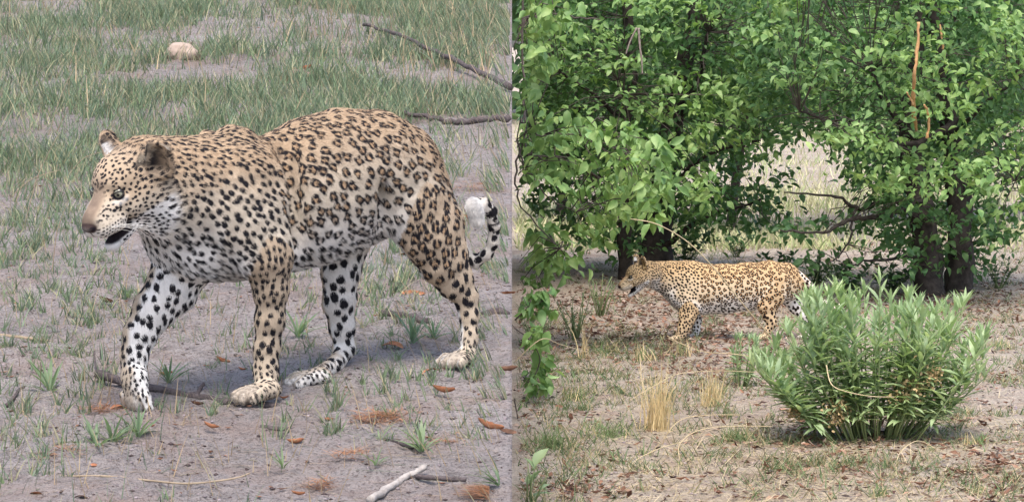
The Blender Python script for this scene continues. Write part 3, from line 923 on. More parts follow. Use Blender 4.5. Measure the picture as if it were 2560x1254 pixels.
def leaf_mat(name, dark, light, pale, scale=7.0, transl=.3, rough=.5, spec=.35, back=1.25):
    m, nt, b = mat_new(name)
    p = geopos(nt)
    n1 = noise_node(nt, scale, 2, .5, p); n2 = noise_node(nt, 1.1, 3, .5, p)
    r = ramp(nt, [(.30, dark), (.55, light), (.78, pale)], n1.outputs['Fac'])
    r2 = ramp(nt, [(.3, (.8, .85, .9)), (.7, (1.2, 1.1, 1.0))], n2.outputs['Fac'])
    c = mix_col(nt, 1.0, r.outputs['Color'], r2.outputs['Color'], 'MULTIPLY')
    g = nt.nodes.new('ShaderNodeNewGeometry')
    c = mix_col(nt, g.outputs['Backfacing'], c, mix_col(nt, 1.0, c, (back, back, back * 1.1), 'MULTIPLY'))
    nt.links.new(c, b.inputs['Base Color']); b.inputs['Roughness'].default_value = rough; b.inputs['Specular IOR Level'].default_value = spec
    t = nt.nodes.new('ShaderNodeBsdfTranslucent'); nt.links.new(mix_col(nt, 1.0, c, (1.3, 1.35, .7), 'MULTIPLY'), t.inputs['Color'])
    mx = nt.nodes.new('ShaderNodeMixShader'); mx.inputs[0].default_value = transl
    nt.links.new(b.outputs[0], mx.inputs[1]); nt.links.new(t.outputs[0], mx.inputs[2])
    nt.links.new(mx.outputs[0], nt.nodes['Material Output'].inputs['Surface'])
    return m
def project(P):
    d = P - CAMP
    z = d @ FWD; return 1280 + F_PX * d[:, 0] / z, 627 - F_PX * (d @ UPV) / z
def foliage(root, pos, dirs, nrmls, size, mat, shapes, name='leaf', single=300, part='leaf', org=None):
    """leaves of one plant: the 300 that show largest as parts of their own, the rest joined"""
    org = np.array(root.location) if org is None else org
    px, py = project(pos)
    M = frames(dirs, nrmls)
    inview = (px > -20) & (px < 2580) & (py > -20) & (py < 1270)
    score = np.where(inview, size / pos[:, 1] * 1.0 / (1 + .0 * pos[:, 1]), 0) - 1e-3 * (pos[:, 1] - pos[:, 1].min())
    order = np.argsort(-score)
    sel = order[:single][inview[order[:single]]]
    rest = np.setdiff1d(np.arange(len(pos)), sel)
    key = (mat.name, tuple(id(s[0]) for s in shapes))
    if key not in LEAF_CACHE:
        LEAF_CACHE[key] = [mesh_np('leaf_shape', s[0], tris=s[1], mat=mat) for s in shapes]
    ms = LEAF_CACHE[key]
    for i in sel:
        o = bpy.data.objects.new(part, ms[i % len(ms)]); COL.objects.link(o); o.parent = root
        s = size[i]
        mt = Matrix([[*(M[i][r] * s), pos[i][r] - org[r]] for r in range(3)] + [[0, 0, 0, 1]])
        o.matrix_local = mt
    if len(rest):
        V, T, n = [], [], 0
        for k, (sv_, sf) in enumerate(shapes):
            r = rest[rest % len(shapes) == k]
            if not len(r): continue
            W = np.einsum('nij,kj->nki', M[r] * size[r][:, None, None], sv_) + pos[r][:, None, :] - org
            V.append(W.reshape(-1, 3)); T.append((sf[None] + (np.arange(len(r)) * len(sv_))[:, None, None]).reshape(-1, 3) + n); n += len(r) * len(sv_)
        link('foliage', mesh_np('foliage', np.concatenate(V), tris=np.concatenate(T), mat=mat), root, kind='stuff')
LEAF_CACHE = {}
def stick(name, pts, r0, r1, mat, label=None, category=None, group=None, sides=8, rough=.15, parent=None, seed=0, wob=0.0):
    pts = np.array(pts, float)
    # resample smoothly
    m = max(6, len(pts) * 5); s = np.linspace(0, len(pts) - 1, m)
    i = np.clip(s.astype(int), 0, len(pts) - 2); f = s - i
    def g(j): return pts[np.clip(j, 0, len(pts) - 1)]
    P = .5 * ((2 * g(i)) + (-g(i - 1) + g(i + 1)) * f[:, None] + (2 * g(i - 1) - 5 * g(i) + 4 * g(i + 1) - g(i + 2)) * (f ** 2)[:, None] + (-g(i - 1) + 3 * g(i) - 3 * g(i + 1) + g(i + 2)) * (f ** 3)[:, None])
    rg = np.random.default_rng(seed + 5)
    P = P + rg.normal(0, wob, P.shape)
    org = P[0].copy() if parent is None else np.array(parent.location)
    rad = np.linspace(r0, r1, m) * (1 + rg.normal(0, .06, m))
    o = link(name, tube_mesh(name, P - org, rad, mat, sides, rough=rough, seed=seed), parent)
    if parent is None: o.location = Vector(org)
    if label: o['label'] = label; o['category'] = category
    if group: o['group'] = group
    return o
def wood_mat(name, c0, c1, sc=60, rough=.9):
    m, nt, b = mat_new(name)
    n = noise_node(nt, sc, 5, .65, geopos(nt)); r = ramp(nt, [(.3, c0), (.7, c1)], n.outputs['Fac'])
    nt.links.new(r.outputs['Color'], b.inputs['Base Color']); b.inputs['Roughness'].default_value = rough; b.inputs['Specular IOR Level'].default_value = .2
    bp = nt.nodes.new('ShaderNodeBump'); bp.inputs['Strength'].default_value = .6; bp.inputs['Distance'].default_value = .01
    nt.links.new(n.outputs['Fac'], bp.inputs['Height']); nt.links.new(bp.outputs['Normal'], b.inputs['Normal'])
    return m
M_GRASS = attr_mat('grass_blades', rough=.55, spec=.3, transl=.25)
M_STRAW = attr_mat('straw', rough=.7, spec=.2, transl=.15)
M_TWIG = wood_mat('weathered_grey_twig', (.055, .045, .045), (.14, .115, .115), 90)
M_BARK = wood_mat('dark_fissured_bark', (.020, .017, .015), (.085, .070, .062), 14)
M_BARK2 = wood_mat('grey_brown_bark', (.05, .042, .037), (.15, .125, .11), 20)
M_PALEWOOD = wood_mat('bleached_wood', (.27, .24, .22), (.48, .44, .41), 40)
M_STALK = wood_mat('dry_stalk', (.50, .40, .24), (.70, .58, .38), 25)
M_STALK2 = wood_mat('dull_stalk', (.26, .20, .14), (.40, .32, .23), 25)
M_SPLINT = wood_mat('torn_orange_wood', (.42, .22, .09), (.66, .40, .20), 12)
def dead_leaf_mat(name, a, b_, c):
    m, nt, b = mat_new(name)
    n = noise_node(nt, 45, 4, .6, geopos(nt)); oi = nt.nodes.new('ShaderNodeObjectInfo')
    r = ramp(nt, [(.3, a), (.5, b_), (.72, c)], n.outputs['Fac'])
    nt.links.new(r.outputs['Color'], b.inputs['Base Color']); b.inputs['Roughness'].default_value = .7; b.inputs['Specular IOR Level'].default_value = .25
    return m
M_DEAD = dead_leaf_mat('dead_leaf', (.16, .07, .04), (.36, .15, .075), (.46, .24, .14))
M_DEADDARK = dead_leaf_mat('dark_dead_leaf', (.05, .03, .022), (.13, .065, .04), (.24, .13, .085))
def curled_leaf(seed, curl, fold, wid=.62, n=9, m=7):
    rg = np.random.default_rng(seed); V = []; Q = []
    for i in range(n):
        t = i / (n - 1); w = wid * .5 * math.sin(math.pi * min(1, t * .96 + .03)) ** .7 * (1 - .25 * t)
        for j in range(m):
            s = (j / (m - 1) - .5) * 2
            e = 1 + rg.normal(0, .05) if abs(s) == 1 else 1
            V.append((t, s * w * e * math.cos(fold * abs(s)), curl * 4 * (t - .5) ** 2 * .25 + abs(s) ** 1.5 * w * math.sin(fold) + rg.normal(0, .012)))
    for i in range(n - 1):
        for j in range(m - 1):
            a = i * m + j; Q.append((a, a + 1, a + m + 1, a + m))
    return np.array(V), np.array(Q)
DEAD = [curled_leaf(s, c, f) for s, c, f in ((1, .5, .5), (2, .9, 1.0), (3, -.4, .3), (4, 1.2, .8))]
DEADM = [[mesh_np('dead_leaf', v, quads=q, mat=mm) for v, q in DEAD] for mm in (M_DEAD, M_DEADDARK)]
# ------------------------------------------------------------------ the bank: grass, dead leaves, sticks, stone
def scatter_bank(n, dens):
    """points drawn evenly over the seen bank, kept with probability dens(px, py)"""
    Y = np.sqrt(RNG.uniform(5.7 ** 2, 18.5 ** 2, n)); px = RNG.uniform(-60, 1278, n)
    X = (px - 1280) / F_PX * Y * 1.004
    P = np.stack([X, Y, 0 * X], 1)
    P[:, 2] = bank_surface(P)
    qx, qy = project(P)
    k = RNG.random(n) < dens(qx, qy, P)
    return P[k], qx[k], qy[k]
def gcol(n, r):
    g = np.array((.175, .24, .115)); g2 = np.array((.15, .21, .145)); g3 = np.array((.36, .34, .21))
    a = RNG.random((n, 1)); c = g * a + g2 * (1 - a); b = RNG.random((n, 1)) < .25
    c = np.where(b, g3, c)
    return c * (.75 + .5 * RNG.random((n, 1)))
def scol(n):
    a = RNG.random((n, 1)); return (np.array((.42, .33, .20)) * a + np.array((.30, .22, .15)) * (1 - a)) * (.8 + .4 * RNG.random((n, 1)))
def clump(ox, oy, cx, cy, rx, ry, a): return a * np.exp(-((ox - cx) / rx) ** 2 - ((oy - cy) / ry) ** 2)
def tuft_density(px, py, P):
    n = fbm(P, 1.7, 3, 21)
    d = .10 + .85 * smooth(420, 60, py) * smooth(.40, .60, n)
    d = d + .75 * smooth(.50, .62, n) * smooth(980, 700, py) + .10 * smooth(.5, .6, fbm(P, 5, 2, 31))
    for c in ((80, 620, 150, 110, 1.0), (120, 820, 220, 110, .7), (640, 260, 260, 70, .6), (1000, 720, 120, 120, .8), (1240, 620, 90, 90, .8), (60, 1130, 120, 90, .45),
              (180, 300, 200, 120, .5), (920, 1000, 220, 100, .35), (1120, 1060, 140, 90, .3), (80, 1000, 130, 80, .35), (1230, 900, 60, 150, .4), (560, 880, 60, 60, .4), (260, 1110, 120, 40, .3)):
        d = d + clump(px, py, *c)
    for c in ((600, 205, 420, 28, -.9), (420, 900, 120, 60, -.3), (450, 1180, 260, 70, -.25), (900, 1190, 260, 60, -.3), (1150, 250, 200, 50, -.3), (620, 760, 90, 60, -.3)):
        d = d + clump(px, py, *c)
    return np.clip(d, 0, 1)
tp, tx, ty = scatter_bank(10000, tuft_density)
bag = Bag()
nb = RNG.integers(5, 16, len(tp))
far = smooth(8, 13, tp[:, 1])
idx = np.repeat(np.arange(len(tp)), nb); n = len(idx)
base = tp[idx] + np.stack([RNG.normal(0, 1, n), RNG.normal(0, 1, n), np.zeros(n)], 1) * (.009 + .03 * far[idx])[:, None]
base[:, 0] = np.minimum(base[:, 0], -.012)
base[:, 2] = bank_surface(base) - .004
ts = (.55 + .6 * RNG.random(len(tp)))[idx]
h = (.052 + .045 * far[idx]) * ts * (.55 + .9 * RNG.random(n)); h = np.clip(h, .02, .17)
w = .0026 + .0026 * RNG.random(n) + .002 * far[idx]
az = RNG.random(n) * 6.28; lean = .1 + .5 * RNG.random(n); bend = .6 * RNG.random(n) ** 1.5
nearx = base[:, 0] > -.09
az[nearx] = math.pi + RNG.normal(0, .6, nearx.sum())
bag.add(*blades(base, h, w, az, lean, bend, gcol(n, 0)))
link('grass', bag.mesh('grass', M_GRASS), kind='stuff')
# thin single blades and fallen straw
bag = Bag()
sp, sx, sy = scatter_bank(42000, lambda px, py, P: np.clip(.25 + .5 * smooth(.45, .6, fbm(P, 2.5, 2, 41)), 0, 1))
n = len(sp); sp[:, 0] = np.minimum(sp[:, 0], -.03)
up = RNG.random(n) < .35
h = np.where(up, .03 + .10 * RNG.random(n) ** 2, .03 + .09 * RNG.random(n))
lean = np.where(up, .1 + .4 * RNG.random(n), 3.0 + 3 * RNG.random(n)); az = RNG.random(n) * 6.28
az[sp[:, 0] > -.3] = math.pi
hh = np.where(up, h, h * .28)
c = np.where((RNG.random((n, 1)) < .3), gcol(n, 0) * .9, scol(n))
bag.add(*blades(sp + (0, 0, .002), hh, .0014 + .0016 * RNG.random(n), az, lean, .2 * RNG.random(n), c))
link('dry_grass', bag.mesh('dry_grass', M_STRAW), kind='stuff')
# tall straw stalks between the far tufts
bag = Bag()
sp, sx, sy = scatter_bank(3800, lambda px, py, P: .15 * smooth(420, 150, py) + clump(px, py, 1080, 110, 180, 110, .8) + clump(px, py, 940, 620, 70, 60, .6) + clump(px, py, 1130, 640, 60, 60, .3))
n = len(sp); sp[:, 0] = np.minimum(sp[:, 0], -.12)
bag.add(*blades(sp, .05 + .15 * RNG.random(n) ** 1.5, .004 + .004 * RNG.random(n), RNG.random(n) * 6.28, .1 + .4 * RNG.random(n), .2 * RNG.random(n), scol(n) * 1.1))
link('straw_stalks', bag.mesh('straw_stalks', M_STRAW), kind='stuff')
# clods, crumbs and grit
def crumbs(P, size, mat, name):
    n = len(P); ic = np.array([(0, 0, 1), (1, 0, 0), (0, 1, 0), (-1, 0, 0), (0, -1, 0), (0, 0, -1)], float)
    F = np.array([(0, 1, 2), (0, 2, 3), (0, 3, 4), (0, 4, 1), (5, 2, 1), (5, 3, 2), (5, 4, 3), (5, 1, 4)])
    V = ic[None] * (.6 + .8 * RNG.random((n, 6, 1))) * size[:, None, None] * np.array((1, 1, .55)) + P[:, None, :]
    T = (F[None] + (np.arange(n) * 6)[:, None, None]).reshape(-1, 3)
    cc = np.repeat(np.where(RNG.random((n, 1)) < .45, np.array((.08, .06, .06)), np.array((.26, .22, .23))) * (.7 + .6 * RNG.random((n, 1))), 6, 0)
    link(name, mesh_np(name, V.reshape(-1, 3), tris=T, mat=mat, cols=cc), kind='stuff')
M_CRUMB = attr_mat('soil_crumbs', rough=.95, spec=.1)
sp, sx, sy = scatter_bank(45000, lambda px, py, P: np.clip(.3 + .7 * smooth(.45, .6, fbm(P, 4, 2, 51)), 0, 1) * smooth(300, 700, py))
crumbs(sp, .0015 + .0060 * RNG.random(len(sp)) ** 4, M_CRUMB, 'grit')
# rust-coloured tangles of dead rootlets
def tangle(px, py, wpx, n, label):
    c = bank_pt(px, py); c0 = c.copy()
    r = wpx / 2 / F_PX * c[1]
    b = np.stack([RNG.normal(0, .45, n) * r, RNG.normal(0, .45, n) * r * .8, np.zeros(n)], 1) + c
    b[:, 0] = np.minimum(b[:, 0], -.05)
    b[:, 2] = bank_surface(b) + .012 * RNG.random(n)
    az = RNG.random(n) * 6.28
    az[b[:, 0] > -.12] = math.pi
    V, Q, T, C = blades(b, .010 + .016 * RNG.random(n), .0018 + .0012 * RNG.random(n), az, 1.2 + 2.0 * RNG.random(n), .4 * RNG.random(n),
                        np.array((.36, .185, .10)) * (.6 + .8 * RNG.random((n, 1))))
    o = link('dead_grass_clump', mesh_np('dead_grass_clump', V - c0, Q, T, mat=M_STRAW, cols=C), label=label, category='dead grass', group='rusty dead grass clumps on the sand')
    o.location = Vector(c0)
for a in ((956, 1055, 190, 520, 'wide rusty clump of dead grass on the sand below the hind paws'), (1142, 1112, 110, 200, 'rusty dead grass clump to the right of a dark twig'),
          (877, 1140, 90, 120, 'small sparse rusty grass clump low in the middle of the sand'), (1228, 1236, 120, 260, 'rusty grass clump at the very bottom right of the sand'),
          (250, 1030, 90, 160, 'rusty clump beside the lifted forepaw, under green blades'), (160, 1140, 130, 190, 'thin rusty clump on the sand at lower left'),
          (800, 1215, 90, 120, 'faint rusty clump left of the bleached stick'), (1190, 470, 170, 200, 'rusty clump far behind the tail tip'), (1150, 245, 150, 130, 'reddish dead grass behind the leopard\'s rump'),
          (660, 880, 90, 110, 'straw coloured litter just right of the planted foreleg')):
    tangle(*a)
# dead leaves, one by one
LV = [(556, 915, 42, 0, 'orange dead leaf standing between the two forelegs'), (1034, 742, 62, 0, 'broad orange dead leaf left of the rear hind leg'), (1246, 740, 52, 0, 'tall rusty dead leaf under the tail'),
      (753, 868, 44, 0, 'flat rusty leaf between planted foreleg and hind leg'), (980, 866, 60, 0, 'rusty leaf left of the rear hind paw'), (1076, 932, 46, 0, 'flat orange leaf just below the rear hind paw'),
      (1250, 930, 48, 1, 'tightly curled dark brown leaf right of the rear hind paw'), (297, 1018, 42, 0, 'red-orange leaf lying beside the lifted forepaw'), (493, 1018, 34, 1, 'dark crumpled leaf under the fallen branch'),
      (524, 1078, 42, 0, 'slim orange leaf on bare sand below the fallen branch'), (709, 1000, 26, 0, 'small brown leaf upright at the heel of the planted paw'), (825, 1055, 28, 0, 'small orange leaf below the middle hind paw'),
      (607, 930, 26, 0, 'small orange leaf touching the planted foreleg'), (265, 764, 44, 1, 'dull brown leaf behind the lifted foreleg'), (1200, 1086, 70, 0, 'long orange leaf near the right edge of the sand'),
      (1248, 1090, 44, 1, 'dark leaf at the right edge beside the long orange one'), (739, 1112, 46, 0, 'domed pale orange leaf on bare sand'), (905, 1082, 30, 0, 'small orange leaf under the wide rusty clump'),
      (234, 1168, 30, 0, 'dark red leaf on the sand at lower left'), (203, 1244, 36, 1, 'brown leaf cut by the bottom edge at lower left'), (94, 1236, 46, 0, 'yellow-brown leaf in the lower left corner'),
      (282, 1232, 24, 0, 'little reddish leaf near the bottom edge'), (28, 1036, 22, 1, 'little dark leaf at the left edge of the sand'), (136, 952, 44, 0, 'brown leaf in the grass left of the branch end'),
      (1108, 988, 60, 0, 'long flat rusty leaf between hind paw and grass tufts'), (744, 1243, 36, 0, 'rusty leaf at the bottom edge in the middle'), (1180, 560, 46, 0, 'blurred orange leaf behind the tail'),
      (752, 190, 60, 0, 'pinkish leaf far behind the leopard\'s back'), (60, 870, 40, 0, 'rusty leaf at the left edge among grass'), (640, 1015, 20, 1, 'dark leaf scrap beneath the planted paw'),
      (415, 940, 36, 0, 'pale brown leaf right of the lifted foreleg'), (1010, 640, 40, 0, 'rusty leaf in the grass between the hind legs')]
rg = random.Random(4)
for px, py, sz, dk, lab in LV:
    p = bank_pt(px, py, .004); s = sz / F_PX * p[1]
    o = link('dead_leaf', DEADM[dk][rg.randrange(4)], label=lab, category='leaf', group='dead leaves on the sand')
    o.scale = (s, s, s); a = rg.choice((0, math.pi)) + rg.uniform(-.6, .6)
    if px > 1180: a = math.pi + rg.uniform(-.3, .3); p = p + np.array((.02, 0, 0))
    o.rotation_euler = (rg.uniform(-.5, .5), rg.uniform(-.35, .1), a); o.location = Vector(p - np.array((math.cos(a), math.sin(a), 0)) * s * .5)
# small leaf crumbs
bag = Bag()
sp, sx, sy = scatter_bank(15000, lambda px, py, P: np.clip(.15 + .8 * smooth(.48, .62, fbm(P, 3, 2, 61)), 0, 1))
for k, (v, q) in enumerate(DEAD[:3]):
    v = v.reshape(9, 7, 3)[::4, ::3].reshape(-1, 3); q = np.array([(i * 3 + j, i * 3 + j + 1, i * 3 + j + 4, i * 3 + j + 3) for i in range(2) for j in range(2)])
    P = sp[k::3]; n = len(P); a = RNG.random(n) * 6.28; s = .004 + .018 * RNG.random(n) ** 2.6
    R = np.zeros((n, 3, 3)); R[:, 0, 0] = np.cos(a); R[:, 0, 1] = -np.sin(a); R[:, 1, 0] = np.sin(a); R[:, 1, 1] = np.cos(a); R[:, 2, 2] = 1
    P[:, 0] = np.minimum(P[:, 0], -.03)
    W = np.einsum('nij,kj->nki', R * s[:, None, None], v) + P[:, None] + (0, 0, .003)
    C = np.repeat(np.where(RNG.random((n, 1)) < .35, np.array((.30, .15, .09)), np.array((.20, .15, .12))) * (.4 + 1.0 * RNG.random((n, 1))), len(v), 0)
    bag.add(W.reshape(-1, 3), (q[None] + (np.arange(n) * len(v))[:, None, None]).reshape(-1, 4), None, C)
link('leaf_scraps', bag.mesh('leaf_scraps', M_STRAW), kind='stuff')
# the fallen branch and the sticks
def B(px, py, dz=0): return bank_pt(px, py, dz)
br = stick('fallen_branch', [B(243, 948, .016), B(320, 968, .012), B(400, 985, .012), B(500, 1004, .012), B(575, 1017, .010), B(650, 1020, .008), B(715, 1016, .004)], .0115, .008, M_TWIG,
           'dark weathered branch lying under the forepaws of the large leopard', 'branch', wob=.0016, rough=.2)
for nm, pts, r in (('side_twig', [B(250, 948, .015), B(238, 925, .02), B(236, 905, .03)], .004), ('side_twig', [B(490, 1002, .012), B(505, 985, .022), B(512, 982, .024)], .007)):
    t = stick(nm, pts, r, r * .6, M_TWIG, parent=br, seed=3)
def bs(nm, pts, r0, r1, mat, lab, cat, seed=0, **k): return stick(nm, [B(*q) for q in pts], r0, r1, mat, lab, cat, seed=seed, **k)
bs('bleached_stick', [(925, 1250, .002), (985, 1215, .005), (1020, 1196, .007), (1064, 1178, .010)], .009, .007, M_PALEWOOD, 'bone-white bleached stick lying slantwise in the foreground', 'stick', wob=.001)
bs('dark_twig', [(1040, 1194, .004), (1100, 1200, .005), (1165, 1203, .004)], .006, .005, M_TWIG, 'dark twig to the right of the bleached stick', 'twig', 2)
bs('dark_twig', [(652, 1074, .006), (700, 1078, .006), (765, 1076, .004)], .008, .004, M_TWIG, 'short dark twig below the planted forepaw', 'twig', 3)
bs('dark_twig', [(930, 1102, .002), (980, 1107, .006), (1010, 1116, .006), (1050, 1122, .004)], .004, .007, M_TWIG, 'dark twig under the wide rusty grass clump', 'twig', 4)
bs('pale_stalk', [(100, 1196, .004), (250, 1193, .004), (360, 1203, .004), (470, 1212, .004), (580, 1200, .004), (625, 1188, .006)], .0026, .0018, M_STALK2, 'long thin pale stalk lying across the foreground sand', 'stalk', 5)
bs('pale_stick', [(-5, 846, .01), (60, 853, .01), (132, 862, .01)], .006, .004, M_STALK2, 'pale stick at the left edge left of the lifted foreleg', 'stick', 6)
bs('wood_piece', [(950, 790, .01), (1010, 800, .012), (1065, 818, .012)], .010, .013, M_TWIG, 'broken brown wood left of the rear hind leg', 'wood', 7)
bs('wood_piece', [(1210, 800, .01), (1245, 792, .014), (1268, 796, .012)], .016, .012, M_TWIG, 'chunk of dark wood right of the rear hind leg', 'wood', 8)
bs('thin_branch', [(908, 84, .05), (1000, 118, .06), (1110, 165, .05), (1190, 198, .04), (1274, 232, .03)], .008, .016, M_TWIG, 'thin dark branch slanting down at the top right of the bank', 'branch', 9, wob=.004)
bs('thin_branch', [(1010, 300, .03), (1075, 312, .03), (1150, 322, .03), (1215, 318, .03), (1274, 312, .03)], .009, .014, M_TWIG, 'wavy dark branch just behind the leopard\'s rump', 'branch', 10, wob=.004)
bs('grey_root', [(15, 1015, .002), (35, 1003, .01), (50, 985, .014), (75, 975, .012)], .005, .003, M_TWIG, 'curved grey root at the left edge of the sand', 'root', 11)
for k, (x0, y0, x1, y1, lab) in enumerate(((118, 350, 210, 128, 'tall straw stalk leaning right behind the far ear'), (62, 560, 150, 330, 'straw stalk leaning up behind the leopard\'s nose'),
                                       (170, 440, 262, 378, 'bent straw blade beside the far ear'), (20, 500, 150, 425, 'straw stalk sloping left of the forehead'), (130, 690, 172, 500, 'upright straw stalk in front of the muzzle'))):
    a = B(x0, y0); b = at(x1, y1, a[1]); m = (a + b) / 2 + np.array((-.01, 0, .02))
    stick('straw_stalk', [a, m, b], .0022, .0008, M_STALK2, lab, 'straw', 'straw stalks behind the head', sides=5, seed=k)
# pale stone in the far grass
def stone(px, py, wpx, hpx, lab, col):
    p = bank_pt(px, py); s = wpx / 2 / F_PX * p[1]
    bm = bmesh.new(); bmesh.ops.create_icosphere(bm, subdivisions=4, radius=1)
    co = np.array([v.co[:] for v in bm.verts]); d = .75 + .5 * fbm(co, 1.6, 3, 71)
    for v, q in zip(bm.verts, d): v.co *= q; v.co.z = max(v.co.z, -.45)
    me = bpy.data.meshes.new('stone'); bm.to_mesh(me); bm.free(); me.polygons.foreach_set('use_smooth', [True] * len(me.polygons))
    me.materials.append(wood_mat('stone_' + col[3], col[0], col[1], 18))
    o = link('stone', me, label=lab, category='stone'); o.scale = (s, s * .8, s * hpx / wpx * .95); o.location = Vector(p + (0, 0, s * .3))
stone(455, 148, 82, 62, 'rounded pale pink-beige stone in the far grass', ((.34, .26, .21), (.48, .38, .32), 0, 'pale'))
stone(493, 152, 28, 26, 'small dark stone at the foot of the pale round stone', ((.03, .022, .02), (.07, .05, .045), 0, 'dark'))
stone(748, 196, 60, 30, 'low reddish stone in the bare strip behind the back', ((.30, .18, .16), (.40, .28, .25), 0, 'red'))
# leafy seedlings on the sand
SEED_SHAPES = [leaf_shape(.5, .30, .085, 1.0, 3), leaf_shape(.3, .5, .10, 1.0, 4), leaf_shape(.4, .15, .07, 1.0, 5)]
M_HERB = leaf_mat('seedling_leaf', (.12, .19, .11), (.16, .24, .14), (.26, .32, .24), 30)
for px, py, hp, lab, npal in ((422, 960, 95, 'broad-bladed green seedling right of the lifted paw', 9), (125, 985, 120, 'arching pale green seedling at the left of the branch', 8), (280, 1110, 95, 'green seedling with upright blades below the lifted paw', 10),
                        (345, 1095, 100, 'taller green seedling in the foreground', 10), (240, 1120, 110, 'leafy green seedling left of the taller one', 10), (745, 845, 100, 'green seedling beside the planted foreleg', 11),
                        (575, 1000, 30, 'tiny silvery seedling at the planted paw', 6), (390, 1145, 34, 'tiny bright green sprout on bare sand', 4), (1030, 860, 100, 'green tuft between the hind paws', 9), (1085, 850, 70, 'short green tuft left of the rear hind paw', 9),
                        (1055, 1130, 110, 'blue-green tuft in the right foreground', 12), (950, 1110, 60, 'low green sprout under the rusty clump', 6), (940, 1165, 70, 'forked blue-green sprout near the bleached stick', 4),
                        (707, 1175, 70, 'small green sprout on the bare foreground sand', 6), (1250, 1215, 100, 'green tuft at the lower right edge of the sand', 9), (320, 745, 60, 'grey-green herb in front of the chest', 8)):
    p = bank_pt(px, py); hm_ = hp / F_PX * p[1]; root = empty('seedling', p, label=lab, category='seedling', group='green seedlings on the sand')
    n = npal + 5; az = RNG.random(n) * 6.28
    if px > 1150: az = math.pi + RNG.normal(0, .7, n)
    el = .5 + .95 * RNG.random(n)
    D = np.stack([np.cos(az) * np.cos(el), np.sin(az) * np.cos(el), np.sin(el)], 1)
    N_ = np.stack([-np.cos(az) * np.sin(el), -np.sin(az) * np.sin(el), np.cos(el)], 1) + RNG.normal(0, .2, (n, 3))
    foliage(root, np.tile(p, (n, 1)) + D * .004, D, N_, hm_ * (.55 + .5 * RNG.random(n)), M_HERB, SEED_SHAPES)
# ------------------------------------------------------------------ the clearing: trees, shrubs, litter
M_TREE = leaf_mat('tree_leaf', (.045, .110, .036), (.085, .185, .060), (.17, .30, .10), 9, .2)  # green kept dark to paint shade into the inner crown leaves
M_TREE2 = leaf_mat('tree_leaf_lit_and_pale', (.10, .21, .06), (.22, .36, .12), (.42, .56, .25), 8, .25)  # brighter green painting light on front sprays; own colour of the pale-leaved plants
M_BUSH = leaf_mat('lance_leaf', (.23, .33, .16), (.35, .47, .26), (.54, .65, .43), 7, .25, .5, .3)
M_LOW = leaf_mat('low_shrub_leaf', (.045, .095, .05), (.075, .14, .07), (.12, .19, .10), 9, .25)
M_FAR = leaf_mat('distant_leaf', (.07, .14, .06), (.12, .21, .09), (.18, .28, .12), .9, .25)
LEAF_OV = [leaf_shape(.35, .18, .55, 1.0, 11), leaf_shape(.15, .45, .62, 1.0, 12), leaf_shape(.75, .08, .52, 1.0, 13), leaf_shape(.5, .7, .5, .9, 14)]
LEAF_LN = [leaf_shape(.35, .10, .16, 1.0, 21), leaf_shape(.25, .30, .19, 1.0, 22), leaf_shape(.5, .18, .15, 1.0, 23)]
LEAF_BR = [leaf_shape(.45, .15, .60, 1.0, 31), leaf_shape(.3, .45, .54, 1.0, 32), leaf_shape(.7, .3, .5, 1.0, 33)]

BOT = np.array([(1200, 440), (1290, 470), (1400, 520), (1450, 640), (1560, 625), (1670, 630), (1720, 575), (1800, 550), (1845, 480), (1880, 385), (1920, 345), (1990, 335), (2060, 350), (2110, 400), (2155, 470),
                (2200, 570), (2260, 645), (2330, 690), (2430, 690), (2480, 640), (2520, 580), (2700, 560)], float)
def bottom(px): return np.interp(px, BOT[:, 0], BOT[:, 1])
def world_at(px, py, Y): return at(px, py, Y)
def sprays(n, pxr, pyr, Yr, keep, leaves=(11, 20), rad=.22, size=.085, droop=.25, flat=.25, seed=1, tilt=.5, xmin=.012):
    """twigs carrying layered leaves; returns leaf centres, directions, normals, sizes and twig anchors"""
    rg = np.random.default_rng(seed)
    px = rg.uniform(*pxr, n); py = rg.uniform(*pyr, n); Y = rg.uniform(*Yr, n)
    k = keep(px, py, Y, rg); px, py, Y = px[k], py[k], Y[k]
    C = CAMP + np.stack([(px - 1280) / F_PX, np.ones(len(px)), np.zeros(len(px))], 1) * Y[:, None]
    C[:, 2] = CAM_H - (py - 100) / F_PX * Y
    m = rg.integers(leaves[0], leaves[1], len(C)); idx = np.repeat(np.arange(len(C)), m); N = len(idx)
    taz = rg.random(len(C)) * 6.28
    T = np.stack([np.cos(taz), np.sin(taz), rg.normal(-.1, .25, len(C))], 1)
    t = rg.uniform(-1, 1, N)
    side = np.where(rg.random(N) < .5, 1, -1)
    P = C[idx] + T[idx] * (t * rad)[:, None] + rg.normal(0, 1, (N, 3)) * np.array((.28, .28, flat)) * rad
    S = np.stack([-T[idx, 1], T[idx, 0], np.zeros(N)], 1) * side[:, None]
    D = T[idx] * .5 + S * .8 + rg.normal(0, .35, (N, 3)) + np.array((0, 0, -droop))
    D /= np.linalg.norm(D, axis=1)[:, None]
    Nn = np.array((0, -.35, .85)) + rg.normal(0, tilt, (N, 3))
    sz = size * (.55 + .75 * rg.random(N))
    ok = P[:, 0] - sz > xmin
    return P[ok], D[ok], Nn[ok], sz[ok], C
